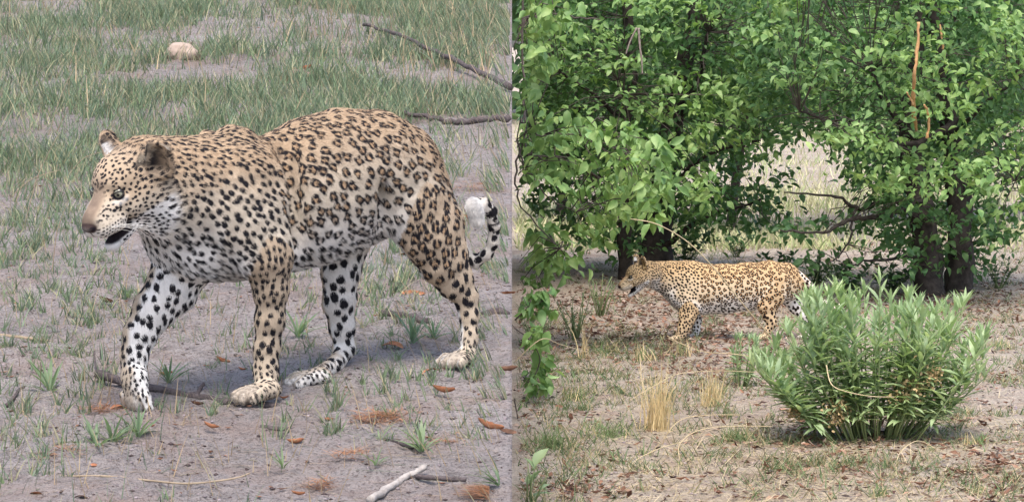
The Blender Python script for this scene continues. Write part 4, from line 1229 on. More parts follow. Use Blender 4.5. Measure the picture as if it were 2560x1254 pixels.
def twigs(root, C, anchors, mat, r=.006, name='twigs', p=.6, seed=0):
    """thin twigs from the limbs to the sprays, joined"""
    rg = np.random.default_rng(seed); org = np.array(root.location); A = np.array(anchors)
    V, Q, n = [], [], 0
    for c in C:
        if rg.random() > p: continue
        d = np.linalg.norm(A - c, axis=1); a = A[d.argmin()]
        if d.min() > 1.3: a = c + (a - c) / d.min() * .8
        mid = (a + c) / 2 + rg.normal(0, .05, 3) + (0, 0, .05)
        for p0, p1, r0, r1 in ((a, mid, r, r * .7), (mid, c, r * .7, r * .35)):
            t = nrm(p1 - p0); x = nrm(np.cross(t, (.2, .3, .9))); y = np.cross(t, x)
            for q, rr in ((p0, r0), (p1, r1)):
                for j in range(4):
                    an = j * math.pi / 2; V.append(q + (x * math.cos(an) + y * math.sin(an)) * rr - org)
            Q += [(n + j, n + (j + 1) % 4, n + 4 + (j + 1) % 4, n + 4 + j) for j in range(4)]; n += 8
    if V: link(name, mesh_np(name, V, quads=Q, mat=mat), root, kind='stuff')
def limb_pts(pts): return [world_at(*p) for p in pts]
def dens_pts(L):
    out = []
    for ch in L:
        ch = np.array(ch)
        for a, b in zip(ch[:-1], ch[1:]):
            for t in np.linspace(0, 1, 6): out.append(a + (b - a) * t)
    return out
def build_tree(name, label, Yb, trunks, limbs, spec, mat, size, seed, shapes, group=None, single=300, bark=None, twp=.6, base=None):
    free = base is not None; base = base if free else flat_pt(*trunks[0][0][0][:2]); root = empty(name, base, label=label, category='tree')
    if group: root['group'] = group
    allp = []
    for k, (pts, r0, r1) in enumerate(trunks):
        P = [world_at(*p) for p in pts]; P[0] = P[0] - (0, 0, .1) if free else P[0] * (1, 1, 0) + (0, 0, -.15)
        stick('trunk', P, r0, r1, bark or M_BARK, parent=root, sides=14, rough=.10, seed=seed + k, wob=.006); allp.append(P)
    for k, (pts, r0, r1) in enumerate(limbs):
        P = limb_pts(pts); stick('branch', P, r0, r1, bark or M_BARK, parent=root, sides=7, rough=.12, seed=seed + 20 + k, wob=.008); allp.append(P)
    A = dens_pts(allp)
    CC = []; mats = {}
    for q in spec:
        q = dict(q); mm = q.pop('mat', mat); r = sprays(**q); CC.append(r[4]); mats.setdefault(mm.name, (mm, []))[1].append(r[:4])
    twigs(root, np.concatenate(CC), A, M_BARK2, seed=seed, p=twp)
    tot = sum(len(r[0]) for _, L in mats.values() for r in L)
    for mm, L in mats.values():
        P, D, N, S = [np.concatenate(x) for x in zip(*L)]
        foliage(root, P, D, N, S, mm, shapes, single=single if len(mats) == 1 else (single // 3 if mm is mat else single - single // 3))
    print(name, tot, 'leaves')
    return root
def crown(margin=0, ragged=60, holes=.30, hs=1.1, seed=0, left=None, right=None, topfade=None):
    def keep(px, py, Y, rg):
        W = np.stack([px * .004, py * .006, Y * .5], 1)
        n = fbm(W, 2.4, 3, seed)
        k = py < bottom(px) - margin + (n - .5) * 2 * ragged
        k &= vnoise(W, 2.2 * hs, seed + 5) > holes
        if left is not None: k &= px > left + (n - .5) * 120
        if right is not None: k &= px < right + (n - .5) * 160
        return k
    return keep
# distant woodland closing the view, and its bushes
def woodland():
    root_pos = np.array((14.0, 92.0, 0.0)); n = 26000
    X = RNG.uniform(-6, 34, n); Y = RNG.uniform(84, 100, n)
    H = 9 + 6 * fbm(np.stack([X, Y, 0 * X], 1), .12, 2, 81)
    u = RNG.random(n); Z = u * H * 1.25
    P = np.stack([X, Y + (1 - u) * -2, Z], 1)
    keep = vnoise(P, .45, 82) > .28 - .1 * (Z < 3)
    P = P[keep]; n = len(P)
    D = RNG.normal(0, 1, (n, 3)); N_ = np.array((0, -.4, .8)) + RNG.normal(0, .5, (n, 3)); M = frames(D, N_); s = .35 + .35 * RNG.random(n)
    sv_, sf = LEAF_BR[0]
    W = np.einsum('nij,kj->nki', M * s[:, None, None], sv_) + P[:, None, :]
    link('distant_woodland', mesh_np('distant_woodland', W.reshape(-1, 3), tris=(sf[None] + (np.arange(n) * len(sv_))[:, None, None]).reshape(-1, 3), mat=M_FAR), kind='stuff')
woodland()
# far pale grass
def scatter_flat(n, Y0, Y1, dens, x0=.05, x1=10.5, power=1.0):
    Y = 1 / RNG.uniform(1 / Y1, 1 / Y0, n) if power == 1.0 else RNG.uniform(Y0, Y1, n)
    px = RNG.uniform(1270, 2620, n); X = (px - 1280) / F_PX * Y
    P = np.stack([X, Y, 0 * X], 1); P[:, 2] = flat_bumps(P)
    k = (X > x0)
    qx, qy = project(P)
    k &= RNG.random(n) < dens(qx, qy, P)
    return P[k], qx[k], qy[k]
bag = Bag()
sp, qx, qy = scatter_flat(30000, 33, 84, lambda px, py, P: .2 + .8 * smooth(.42, .6, fbm(P, .35, 3, 91)))
n = len(sp); c = np.where(RNG.random((n, 1)) < .6, np.array((.58, .55, .33)), np.array((.40, .47, .22))) * (.7 + .6 * RNG.random((n, 1)))
bag.add(*blades(sp, (.06 + .22 * RNG.random(n)) * (sp[:, 1] / 60) ** .3, .012 + .02 * RNG.random(n), RNG.random(n) * 6.28, .2 + .5 * RNG.random(n), .3 * RNG.random(n), c))
link('meadow_grass', bag.mesh('meadow_grass', M_GRASS), kind='stuff')

# ---- the left tree
T1Y = 29.6
tree1 = build_tree('broadleaf_tree', 'dense dark green tree with two dark trunks right behind the distant leopard\'s head', T1Y,
    [([(1566, 704, 29.2), (1562, 600, 29.3), (1570, 420, 29.4), (1580, 200, 29.5), (1560, -60, 29.5)], .085, .05),
     ([(1636, 696, 29.7), (1640, 600, 29.7), (1655, 480, 29.8), (1680, 330, 29.8), (1720, 120, 29.8), (1760, -60, 29.8)], .20, .06)],
    [([(1650, 520, 29.7), (1700, 440, 29.5), (1790, 380, 29.2), (1900, 350, 29.0)], .035, .012), ([(1655, 620, 29.6), (1720, 570, 29.3), (1800, 530, 29.0), (1900, 500, 28.8)], .035, .010),
     ([(1640, 560, 29.6), (1560, 480, 29.2), (1450, 420, 28.9), (1330, 400, 28.6)], .03, .010), ([(1680, 330, 29.7), (1740, 210, 29.3), (1770, 80, 29.0)], .04, .015),
     ([(1575, 330, 29.4), (1500, 250, 28.9), (1400, 180, 28.6)], .03, .010), ([(1570, 130, 29.0), (1545, 200, 28.3), (1560, 235, 28.2)], .012, .006)],
    [dict(n=1000, pxr=(1285, 1990), pyr=(-140, 690), Yr=(28.6, 31.2), keep=crown(2, 50, .24, 1.0, 3), size=.088, rad=.24, seed=11),
     dict(n=340, pxr=(1285, 1960), pyr=(-140, 640), Yr=(27.6, 28.6), keep=crown(50, 60, .46, .8, 4), size=.092, rad=.28, seed=12, flat=.12, tilt=.35, mat=M_TREE2),  # front sprays: sunlit look put into the leaf colour
     dict(n=30, pxr=(1700, 1960), pyr=(440, 590), Yr=(28.2, 29.6), keep=lambda px, py, Y, r: (r.random(len(px)) < .9) & (px < 2080 - (py - 440) * 1.2 + 60), size=.10, rad=.25, seed=13)],
    M_TREE, .1, 100, LEAF_OV)
# ---- the right tree
tree2 = build_tree('broadleaf_tree', 'spreading tree with a split orange stump and dark double trunk behind the lance-leaved bush', 27.3,
    [([(2322, 748, 27.3), (2318, 640, 27.35), (2300, 500, 27.4), (2275, 330, 27.5), (2290, 150, 27.5), (2310, -60, 27.5)], .17, .05),
     ([(2392, 742, 27.6), (2400, 640, 27.6), (2395, 480, 27.7), (2370, 300, 27.7), (2340, 100, 27.7), (2330, -60, 27.7)], .15, .06)],
    [([(2300, 500, 27.3), (2220, 540, 26.9), (2130, 545, 26.6), (2060, 580, 26.4), (1950, 575, 26.3)], .035, .008), ([(2310, 560, 27.3), (2230, 500, 27.0), (2150, 520, 26.8), (2080, 490, 26.6), (1960, 480, 26.5)], .03, .007),
     ([(2280, 350, 27.4), (2200, 230, 27.1), (2180, 170, 26.9)], .045, .02), ([(2390, 300, 27.5), (2330, 340, 27.2), (2250, 360, 27.0), (2120, 320, 26.7), (2000, 280, 26.5)], .04, .010),
     ([(2395, 330, 27.5), (2460, 260, 27.2), (2540, 200, 27.0)], .03, .01), ([(2480, 320, 27.2), (2500, 400, 26.8), (2540, 450, 26.6)], .014, .008), ([(2130, 545, 26.6), (2120, 610, 26.5), (2070, 660, 26.4)], .014, .006),
     ([(2290, 640, 27.2), (2200, 650, 26.9), (2110, 660, 26.7)], .02, .007)],
    [dict(n=1000, pxr=(1900, 2640), pyr=(-140, 700), Yr=(26.6, 29.2), keep=crown(0, 45, .24, 1.0, 7), size=.082, rad=.24, seed=21),
     dict(n=400, pxr=(1930, 2640), pyr=(-140, 660), Yr=(25.4, 26.6), keep=crown(40, 60, .46, .8, 8), size=.088, rad=.28, seed=22, flat=.12, tilt=.35, mat=M_TREE2),  # brighter leaf colour stands in for light on the outer sprays
     dict(n=36, pxr=(1930, 2280), pyr=(465, 690), Yr=(26.2, 27.0), keep=lambda px, py, Y, r: (r.random(len(px)) < .62), size=.095, rad=.20, seed=23)],
    M_TREE, .1, 200, LEAF_OV)
# split orange wood of its broken limbs
def torn(pts, r0, r1, seed): stick('torn_limb', limb_pts(pts), r0 * .8, r1 * .8, M_SPLINT, parent=tree2, sides=6, rough=.3, seed=seed, wob=.003)
torn([(2290, 330, 26.6), (2284, 262, 25.6), (2286, 190, 25.3), (2293, 130, 25.3), (2297, 55, 25.3)], .026, .018, 1)
torn([(2284, 262, 25.3), (2276, 245, 25.3), (2268, 232, 25.2)], .012, .008, 2)
torn([(2318, 345, 25.5), (2322, 300, 25.5), (2312, 262, 25.4)], .018, .012, 3)
torn([(2358, 122, 25.6), (2354, 90, 25.6), (2350, 62, 25.6)], .013, .010, 4)
# ---- back row of trees behind the two
for k, (pxl, pxr_, Y0, lab) in enumerate(((1290, 1700, 38, 'tall leafy tree far behind the left dark tree'), (1690, 2150, 36, 'pale leafy tree behind the gap between the two dark trees'), (2150, 2640, 39, 'leafy tree far behind the torn orange limb'))):
    cx = (pxl + pxr_) / 2
    build_tree('background_tree', lab, Y0, [([(cx - 100, 100 + 17500 / Y0, Y0), (cx - 60, 300, Y0), (cx - 10, 50, Y0), (cx, -60, Y0)], .07, .04)],
        [([(cx, 250, Y0), (cx - 120, 120, Y0), (cx - 180, 40, Y0)], .04, .015), ([(cx, 200, Y0), (cx + 120, 100, Y0), (cx + 190, 20, Y0)], .04, .015)],
        [dict(n=330, pxr=(pxl, pxr_), pyr=(-200, 400), Yr=(Y0 - 1.2, Y0 + 1.5), keep=crown(60, 50, .22, .8, 30 + k), size=.16, rad=.42, seed=31 + k)], M_TREE2 if k == 1 else M_TREE, .1, 300 + 40 * k, LEAF_OV, single=0, twp=.3)
# ---- the near branch reaching in from the left, larger lighter leaves
def near_keep(px, py, Y, rg):
    top = np.interp(px, [1280, 1400, 1500, 1600, 1680], [255, 285, 300, 330, 400]); bt = np.interp(px, [1280, 1400, 1480, 1560, 1640, 1680], [470, 470, 590, 600, 540, 430])
    return (py > top) & (py < bt)
nb = build_tree('leafy_branch_tree', 'light green big-leaved tree hanging in from the left above the distant leopard', 22.5,
    [([(1110, -166, 22.5), (1112, -400, 22.5), (1125, -700, 22.5), (1120, -1000, 22.5)], .09, .05)],
    [([(1113, -330, 22.5), (1200, -380, 22.4), (1296, -200, 23.4), (1306, 100, 23.4), (1312, 300, 23.0), (1316, 380, 22.2), (1330, 388, 22.1), (1400, 392, 22.3), (1440, 405, 22.4), (1475, 430, 22.5)], .012, .005),
     ([(1310, 250, 23.0), (1312, 310, 22.4), (1340, 335, 22.1), (1450, 338, 22.3), (1560, 380, 22.5)], .010, .004), ([(1292, 350, 22.0), (1310, 420, 22.0), (1330, 440, 22.1), (1380, 500, 22.2), (1440, 530, 22.3)], .009, .004),
     ([(1304, 20, 23.2), (1315, 50, 22.4), (1350, 30, 22.1), (1420, 40, 22.2), (1500, 52, 22.3)], .009, .004), ([(1296, 380, 22.0), (1290, 480, 22.0), (1340, 560, 22.2), (1400, 620, 22.3)], .009, .004)],
    [dict(n=170, pxr=(1290, 1690), pyr=(240, 650), Yr=(21.6, 23.2), keep=near_keep, size=.105, rad=.17, droop=.6, seed=41, tilt=.7, leaves=(6, 11)),
     dict(n=75, pxr=(1290, 1420), pyr=(-20, 470), Yr=(21.2, 22.4), keep=lambda px, py, Y, r: px < np.interp(py, [-20, 100, 200, 300, 470], [1440, 1400, 1330, 1340, 1340]) + r.normal(0, 20, len(px)), size=.125, rad=.15, droop=.7, seed=42, tilt=.8, leaves=(5, 9)),
     dict(n=40, pxr=(1290, 1500), pyr=(560, 720), Yr=(22.2, 23.4), keep=lambda px, py, Y, r: py < np.interp(px, [1290, 1400, 1500], [720, 690, 600]), size=.11, rad=.16, droop=.4, seed=43, tilt=.7, leaves=(6, 10))],
    M_TREE2, .1, 400, LEAF_BR, bark=M_BARK2, base=at(1110, -166, 22.5))
# ---- hanging dead twigs in the left tree
for k, (pts, r0, r1, lab) in enumerate((([(1597, 70, 26.9), (1599, 110, 26.9), (1604, 150, 26.9), (1606, 185, 26.9)], .012, .007, 'pale dead twig hanging straight down in the left tree'),
                                 ([(1592, 70, 26.9), (1575, 105, 26.9), (1565, 135, 26.9)], .009, .006, 'pale dead twig slanting left in the left tree'))):
    stick('dead_twig', limb_pts(pts), r0, r1, wood_mat('pale_twig_bark', (.20, .16, .14), (.36, .30, .27), 20), lab, 'twig', seed=60 + k)
def leafy_herb(name, label, cat, px, py, hpx, wpx, n, size, mat, shapes, seed, group=None, Y=None, up=.9, xmin=.012, single=300, stems=8):
    rg = np.random.default_rng(seed); base = flat_pt(px, py) if Y is None else at(px, py, Y)
    root = empty(name, base, label=label, category=cat)
    if group: root['group'] = group
    k = base[1] / F_PX; H, Wd = hpx * k, wpx * k * .5
    tops = base + np.stack([rg.uniform(-1, 1, stems) * Wd, rg.uniform(-1, 1, stems) * Wd * .7, (.55 + .45 * rg.random(stems)) * H], 1)
    P, D, N_ = [], [], []
    org = base
    for i in range(stems):
        b = base + np.array((rg.normal(0, .12) * Wd, rg.normal(0, .12) * Wd, -.02)); m = (b + tops[i]) / 2 + (rg.normal(0, .05) * Wd, 0, .08 * H)
        if tops[i][0] < xmin + .02: continue
        b[0] = max(b[0], xmin); m[0] = max(m[0], xmin)
        link('stem', tube_mesh('stem', [x - org for x in (b, m, tops[i])], [.006, .0045, .002], M_STEM, 5), root)
        q = max(1, n // stems)
        t = rg.uniform(.12, 1, q) ** .8; C = b * (1 - t[:, None]) ** 2 + 2 * m * (t * (1 - t))[:, None] + tops[i] * (t ** 2)[:, None]
        az = np.arange(q) * 2.4 + rg.random(q); el = up * (.35 + .65 * t) + rg.normal(0, .15, q)
        d = np.stack([np.cos(az) * np.cos(el), np.sin(az) * np.cos(el), np.sin(el)], 1)
        P.append(C); D.append(d); N_.append(np.stack([-np.cos(az) * np.sin(el), -np.sin(az) * np.sin(el), np.cos(el)], 1) + rg.normal(0, .2, (q, 3)))
    P, D, N_ = map(np.concatenate, (P, D, N_)); S = size * (.6 + .6 * rg.random(len(P)))
    ok = P[:, 0] + np.minimum(D[:, 0], 0) * S - S * .15 > xmin
    foliage(root, P[ok], D[ok], N_[ok], S[ok], mat, shapes, single=single)
    return root
M_STEM, _nt, _b = mat_new('green_stem'); _b.inputs['Base Color'].default_value = (.20, .26, .11, 1); _b.inputs['Roughness'].default_value = .6
# ---- the lance-leaved bush in front
def lance_bush(label, cx, cy, wpx, hpx, stems, per, seed, size=.125, prof=None, single=300):
    rg = np.random.default_rng(seed); base = flat_pt(cx, cy); root = empty('lance_leaved_bush', base, label=label, category='bush')
    k = base[1] / F_PX; P, D, N_, S = [], [], [], []
    for i in range(stems):
        u = rg.uniform(-1, 1); v = rg.uniform(-1, 1)
        tx = cx + u * wpx / 2; hh = (prof(tx) if prof else hpx) * (1.07 - .52 * rg.random() ** 1.8) ; yo = v * wpx / 2 * k * .45
        ty = cy - hh
        top = at(tx, ty, base[1] + yo); b = base + np.array((u * wpx / 2 * k * .34, yo * .6, -.02)); L = np.linalg.norm(top - b)
        m = (b + top) / 2 + np.array((u * .05, 0, .02)) * L
        link('stem', tube_mesh('stem', [x - base for x in (b, b * .5 + m * .5, m, m * .45 + top * .55, top)], [.006, .0055, .005, .004, .002], M_STEM, 5), root)
        q = int(per * (.5 + .7 * L)); t = np.sort(rg.uniform(.22, 1.0, q)); t[-6:] = 1 - .05 * rg.random(6)
        C = b * ((1 - t) ** 2)[:, None] + 2 * m * (t * (1 - t))[:, None] + top * (t ** 2)[:, None]
        az = np.arange(q) * 2.4 + rg.random() * 6; el = .35 + .85 * smooth(.5, 1, t) + rg.normal(0, .15, q) - .35 * smooth(.5, .2, t)
        P.append(C); D.append(np.stack([np.cos(az) * np.cos(el), np.sin(az) * np.cos(el), np.sin(el)], 1))
        N_.append(np.stack([-np.cos(az) * np.sin(el), -np.sin(az) * np.sin(el), np.cos(el)], 1) + rg.normal(0, .15, (q, 3))); S.append(size * (.75 + .5 * rg.random(q)) * (1 - .3 * smooth(.9, 1, t)))
    P, D, N_, S = map(np.concatenate, (P, D, N_, S))
    foliage(root, P, D, N_, S, M_BUSH, LEAF_LN, single=single)
    print('bush', len(P)); return root
bprof = lambda x: np.interp(x, [1890, 1950, 2000, 2030, 2060, 2120, 2200, 2280, 2340, 2380, 2430, 2460], [180, 235, 285, 385, 375, 335, 370, 340, 300, 315, 320, 240])
bush = lance_bush('large pale green bush with long narrow leaves hiding the distant leopard\'s rump', 2175, 1095, 600, 380, 104, 32, 71, .150, bprof)
bush2 = lance_bush('smaller lance-leaved bush just left of the large one, below the distant leopard', 1850, 965, 110, 110, 11, 22, 72, .10, lambda x: 110)
for k, (px, py, s) in enumerate(((1985, 1030, 30), (2085, 1040, 48), (2100, 1020, 40), (2290, 960, 60), (2250, 985, 50), (2335, 935, 40))):
    p = at(px, py, 17.15); sz = s / F_PX * 17.15; n = 110
    Q_ = p + RNG.normal(0, .33, (n, 3)) * sz; d = RNG.normal(0, 1, (n, 3)); M_ = frames(d, RNG.normal(0, 1, (n, 3)))
    sv_, sf = LEAF_BR[0]; W = np.einsum('nij,kj->nki', M_ * (.016 + .014 * RNG.random(n))[:, None, None], sv_) + Q_[:, None] - np.array(bush.location)
    c = np.repeat(np.array((.50, .37, .20)) * (.7 + .6 * RNG.random((n, 1))), len(sv_), 0)
    link('dry_flower_head', mesh_np('dry_flower_head', W.reshape(-1, 3), tris=(sf[None] + (np.arange(n) * len(sv_))[:, None, None]).reshape(-1, 3), mat=M_STRAW, cols=c), bush, kind='stuff')
# ---- smaller plants
leafy_herb('broad_leaved_plant', 'plant with broad rounded leaves in the bottom left corner of the clearing', 'plant', 1325, 1262, 120, 110, 16, .13, M_BUSH, LEAF_BR, 81, xmin=.014, stems=6, up=1.0)
for nm, lab, box, Yr, n, m_, stem, sd in (('leafy_sprig', 'pale green leafy sprig at the clearing\'s left edge, level with the distant leopard', ((1292, 1375), (725, 790)), (20.2, 20.7), 11, M_TREE2, [(1287, 800, 20.4), (1320, 770, 20.4), (1372, 745, 20.5)], 1),
        ('leafy_sprig', 'drooping darker leafy sprig at the left edge below the pale sprig', ((1290, 1365), (825, 970)), (18.8, 19.6), 17, M_TREE2, [(1287, 820, 19.2), (1325, 850, 19.2), (1350, 900, 19.2), (1325, 960, 19.2)], 2),
        ('leafy_sprig', 'small hanging sprig at the very left edge above the corner plant', ((1288, 1305), (1000, 1060)), (18.4, 18.8), 5, M_TREE, [(1286, 1000, 18.6), (1292, 1030, 18.6), (1296, 1055, 18.6)], 3)):
    rp = at(*stem[0]); root = empty(nm, rp, label=lab, category='sprig', group='leafy sprigs at the left edge')
    stick('stem', [at(*q) for q in stem], .006, .003, M_BARK2, parent=root, sides=6, seed=sd)
    p, d, n_, s_, c = sprays(n * 2, box[0], box[1], Yr, lambda px, py, Y, r: r.random(len(px)) < .6, leaves=(7, 11), rad=.075, size=.10, droop=.6, seed=300 + sd, tilt=.7)
    twigs(root, c, [at(*q) for q in stem], M_BARK2, r=.003, seed=sd)
    foliage(root, p, d, n_, s_, m_, LEAF_BR)
for k, (px, py, h_, w_, n, sz, lab) in enumerate(((1440, 850, 130, 110, 170, .05, 'grey-green bushy herb left of the distant leopard\'s chest'), (1500, 790, 110, 90, 120, .05, 'dark grey-green herb under the distant leopard\'s chin'),
                                        (1345, 870, 90, 90, 90, .05, 'small grey-green herb behind the edge sprig'), (1715, 665, 90, 120, 160, .08, 'low leafy shrub just above the distant leopard\'s shoulder'),
                                        (1840, 640, 60, 110, 90, .07, 'low green shrub above the distant leopard\'s back'), (2120, 735, 90, 170, 200, .085, 'low dark leafy shrub left of the double trunk'), (2230, 730, 70, 120, 140, .085, 'low dark leafy shrub touching the double trunk'),
                                        (2500, 720, 80, 120, 110, .06, 'green scrub right of the double trunk'), (1370, 560, 80, 130, 130, .10, 'dark low shrub at the far left under the light branch'), (2040, 725, 100, 110, 130, .08, 'thin dark-leaved bush behind the distant leopard\'s rump'), (1940, 690, 60, 150, 130, .08, 'low leafy shrub behind the distant leopard\'s hips'))):
    leafy_herb('low_shrub', lab, 'shrub', px, py, h_, w_, n, sz, M_LOW, LEAF_OV if sz > .055 else LEAF_LN, 90 + k, group='low shrubs around the distant leopard', stems=12, single=60)
# ---- dry grass tussocks and clumps
def tussock(px, py, hpx, wpx, n, lab, seed, lean=.12, green=.0):
    rg = np.random.default_rng(seed); p = flat_pt(px, py); k = p[1] / F_PX
    b = np.stack([rg.normal(0, .22, n) * wpx * k, rg.normal(0, .2, n) * wpx * k, np.zeros(n)], 1)
    hh = hpx * k * (.35 + .65 * rg.random(n)); c = np.array((.74, .60, .34)) * (.65 + .6 * rg.random((n, 1)))
    if green: c = np.where(rg.random((n, 1)) < green, np.array((.17, .24, .10)) * (.7 + .6 * rg.random((n, 1))), c)
    V, Q, T, C = blades(b, hh, .004 + .004 * rg.random(n), rg.random(n) * 6.28, lean * (.3 + 2.6 * rg.random(n) ** 2), .45 * rg.random(n) ** 3, c)
    o = link('grass_tussock', mesh_np('grass_tussock', V, Q, T, mat=M_STRAW, cols=C), label=lab, category='grass tuft', group='dry grass tussocks in the clearing'); o['kind'] = 'thing'
    o.location = Vector(p)
for a in ((1645, 1075, 205, 95, 150, 'tall thick straw-yellow grass tussock below the distant leopard', 1, .10), (1780, 1015, 125, 70, 90, 'shorter straw-yellow tussock right of the thick one', 2, .14),
          (1462, 895, 105, 26, 22, 'slim upright straw tussock left of the distant leopard\'s paws', 3, .1), (1610, 900, 60, 90, 60, 'low mixed tussock just before the distant leopard\'s paws', 4, .5, .6),
          (1530, 880, 50, 110, 90, 'low green tussock in front of the distant leopard\'s head', 5, .6, .8), (1445, 1000, 50, 110, 80, 'low green tussock on the pale ground at left', 6, .7, .85),
          (1530, 1090, 60, 150, 150, 'spreading green tussock in the left foreground of the clearing', 7, .8, .9), (1380, 1120, 80, 130, 150, 'spreading green tussock near the corner plant', 8, .6, .9),
          (1850, 1100, 60, 120, 120, 'dark green tussock left of the large bush', 9, .7, .85), (2500, 870, 40, 130, 120, 'low green tussock right of the large bush', 10, .8, .8),
          (2200, 1240, 50, 70, 60, 'green tussock at the bottom edge under the large bush', 11, .4, .9), (2440, 1235, 45, 60, 50, 'small green tussock at the bottom right', 12, .4, .9), (1700, 890, 60, 60, 40, 'thin grass by the distant leopard\'s forepaws', 13, .3, .6),
          (2440, 1110, 40, 90, 60, 'pale green tussock right of the bush foot', 14, .6, .7)):
    tussock(*a)
# ground grass and straw
bag = Bag()
def gd(px, py, P):
    d = .10 + .8 * smooth(.50, .64, fbm(P, 1.6, 3, 101))
    for c in ((1400, 880, 140, 70, .5), (1400, 1120, 130, 90, .5), (2500, 800, 120, 60, .4), (1650, 870, 100, 30, .5), (2450, 700, 120, 30, .6), (2480, 1220, 90, 30, .3)): d = d + clump(px, py, *c)
    return np.clip(d, 0, 1)
tp, qx, qy = scatter_flat(7000, 14.6, 34, gd)
nb_ = RNG.integers(4, 12, len(tp)); idx = np.repeat(np.arange(len(tp)), nb_); n = len(idx)
b = tp[idx] + np.stack([RNG.normal(0, .03, n), RNG.normal(0, .03, n), np.zeros(n)], 1); b = b[b[:, 0] > .03]; n = len(b)
b[:, 2] = flat_bumps(b)
g = np.where(RNG.random((n, 1)) < .62, np.array((.13, .20, .085)), np.array((.38, .32, .18))) * (.7 + .6 * RNG.random((n, 1)))
bag.add(*blades(b, .035 + .085 * RNG.random(n) ** 1.5, .004 + .005 * RNG.random(n), RNG.random(n) * 6.28, .3 + .8 * RNG.random(n), .4 * RNG.random(n), g))
link('clearing_grass', bag.mesh('clearing_grass', M_GRASS), kind='stuff')
bag = Bag()
sp, qx, qy = scatter_flat(12000, 14.6, 30, lambda px, py, P: .35 + .6 * smooth(980, 1120, py) * smooth(1450, 1700, px))
n = len(sp); L = .10 + .45 * RNG.random(n) ** 2
az = RNG.random(n) * 6.28; lean = 2.4 + 2.5 * RNG.random(n); s_ = sp + (0, 0, .004)
k = (s_[:, 0] > .3) | (np.cos(az) > 0)
s_, L, az, lean = s_[k], L[k], az[k], lean[k]; n = len(s_)
bag.add(*blades(s_, L * .33, .0035 + .0035 * RNG.random(n), az, lean, .5 * RNG.random(n) - .25, np.array((.70, .58, .38)) * (.6 + .6 * RNG.random((n, 1)))))
link('fallen_straw', bag.mesh('fallen_straw', M_STRAW), kind='stuff')
# leaf litter
def litter(n, Y0, Y1, dens, size, name, pal):
    sp, qx, qy = scatter_flat(n, Y0, Y1, dens, x0=.04); n = len(sp); bag = Bag()
    for k, (v, q) in enumerate(DEAD[:3]):
        v = v.reshape(9, 7, 3)[::4, ::3].reshape(-1, 3); q = np.array([(i * 3 + j, i * 3 + j + 1, i * 3 + j + 4, i * 3 + j + 3) for i in range(2) for j in range(2)])
        P = sp[k::3].copy(); m = len(P); s = size * (.4 + .9 * RNG.random(m)); R = frames(RNG.normal(0, 1, (m, 3)) * (1, 1, .25), np.array((0, 0, 1)) + RNG.normal(0, .35, (m, 3)))
        W = np.einsum('nij,kj->nki', R * s[:, None, None], v) + P[:, None] + (0, 0, .012)
        c = np.array(pal)[RNG.integers(0, len(pal), m)] * (.6 + .7 * RNG.random((m, 1)))
        bag.add(W.reshape(-1, 3), (q[None] + (np.arange(m) * len(v))[:, None, None]).reshape(-1, 4), None, np.repeat(c, len(v), 0))
    link(name, bag.mesh(name, M_STRAW), kind='stuff')
def ld(px, py, P):
    d = .03 + .16 * smooth(.52, .62, fbm(P, 1.3, 3, 111))
    for c in ((1640, 830, 210, 60, 1.2), (1500, 770, 150, 50, .9), (1800, 760, 260, 60, .9), (2480, 760, 120, 45, .9), (2330, 760, 160, 30, .8), (2100, 1090, 220, 40, .5), (1830, 930, 80, 40, .7), (1450, 1225, 120, 20, .5), (2500, 1180, 160, 60, .5), (1720, 920, 80, 20, .5), (2000, 620, 300, 12, .3)): d = d + clump(px, py, *c)
    return np.clip(d, 0, 1)
litter(36000, 14.6, 36, ld, .055, 'leaf_litter', ((.28, .15, .10), (.18, .09, .06), (.34, .21, .15), (.42, .32, .26), (.10, .055, .045)))
sp, qx, qy = scatter_flat(12000, 14.6, 34, lambda px, py, P: .8)
crumbs(sp, .005 + .014 * RNG.random(len(sp)) ** 3, M_CRUMB, 'soil_clods')
# long dry stalks, one by one
def fs(pts, r0, r1, lab, mat=None, cat='stalk', seed=0, group=None):
    P = [at(a, b_, c) for a, b_, c in pts]; r0 *= .62; r1 *= .7; rk = np.random.default_rng(seed); P = [P[0]] + [p + rk.normal(0, .010, 3) for p in P[1:-1]] + [P[-1]]
    stick('dry_stalk' if cat == 'stalk' else cat, P, r0, r1, mat or M_STALK, lab, cat, sides=6, seed=seed, rough=.08, group=group)
def gy(py): return 17500 / (py - 100)
fs([(1945, 862, 18.6), (1880, 790, 18.4), (1790, 672, 18.2), (1720, 605, 18.1), (1640, 562, 18.0), (1576, 547, 18.0)], .0075, .004, 'long dry stalk arching up across the distant leopard\'s flank', seed=1)
fs([(2060, 935, 18.4), (1960, 905, 18.5), (1850, 890, 18.6), (1760, 880, 18.7), (1700, 855, 18.8), (1668, 838, 18.8)], .005, .003, 'long dry stalk passing low beneath the distant leopard', seed=2)
fs([(1655, 1110, 17.0), (1665, 1075, 17.0), (1710, 1045, 17.0), (1780, 1033, 17.0), (1850, 1036, 17.0)], .005, .003, 'dry stalk curving right at the foot of the thick tussock', seed=3)
fs([(1705, 1165, gy(1165)), (1700, 1120, 16.5), (1740, 1075, 16.6), (1830, 1058, 16.8), (1930, 1065, 17)], .005, .003, 'dry stalk bending from the foreground toward the bush', seed=4)
fs([(1570, 1190, gy(1190)), (1590, 1150, 16.4), (1650, 1120, 16.6), (1720, 1100, 16.8)], .005, .003, 'short arched dry stalk in the clearing\'s foreground', seed=5)
fs([(2066, 912, 16.9), (2075, 950, 16.8), (2120, 985, 16.7), (2180, 992, 16.7), (2235, 991, 16.7)], .006, .003, 'dry stalk hooked in front of the large bush', seed=6)
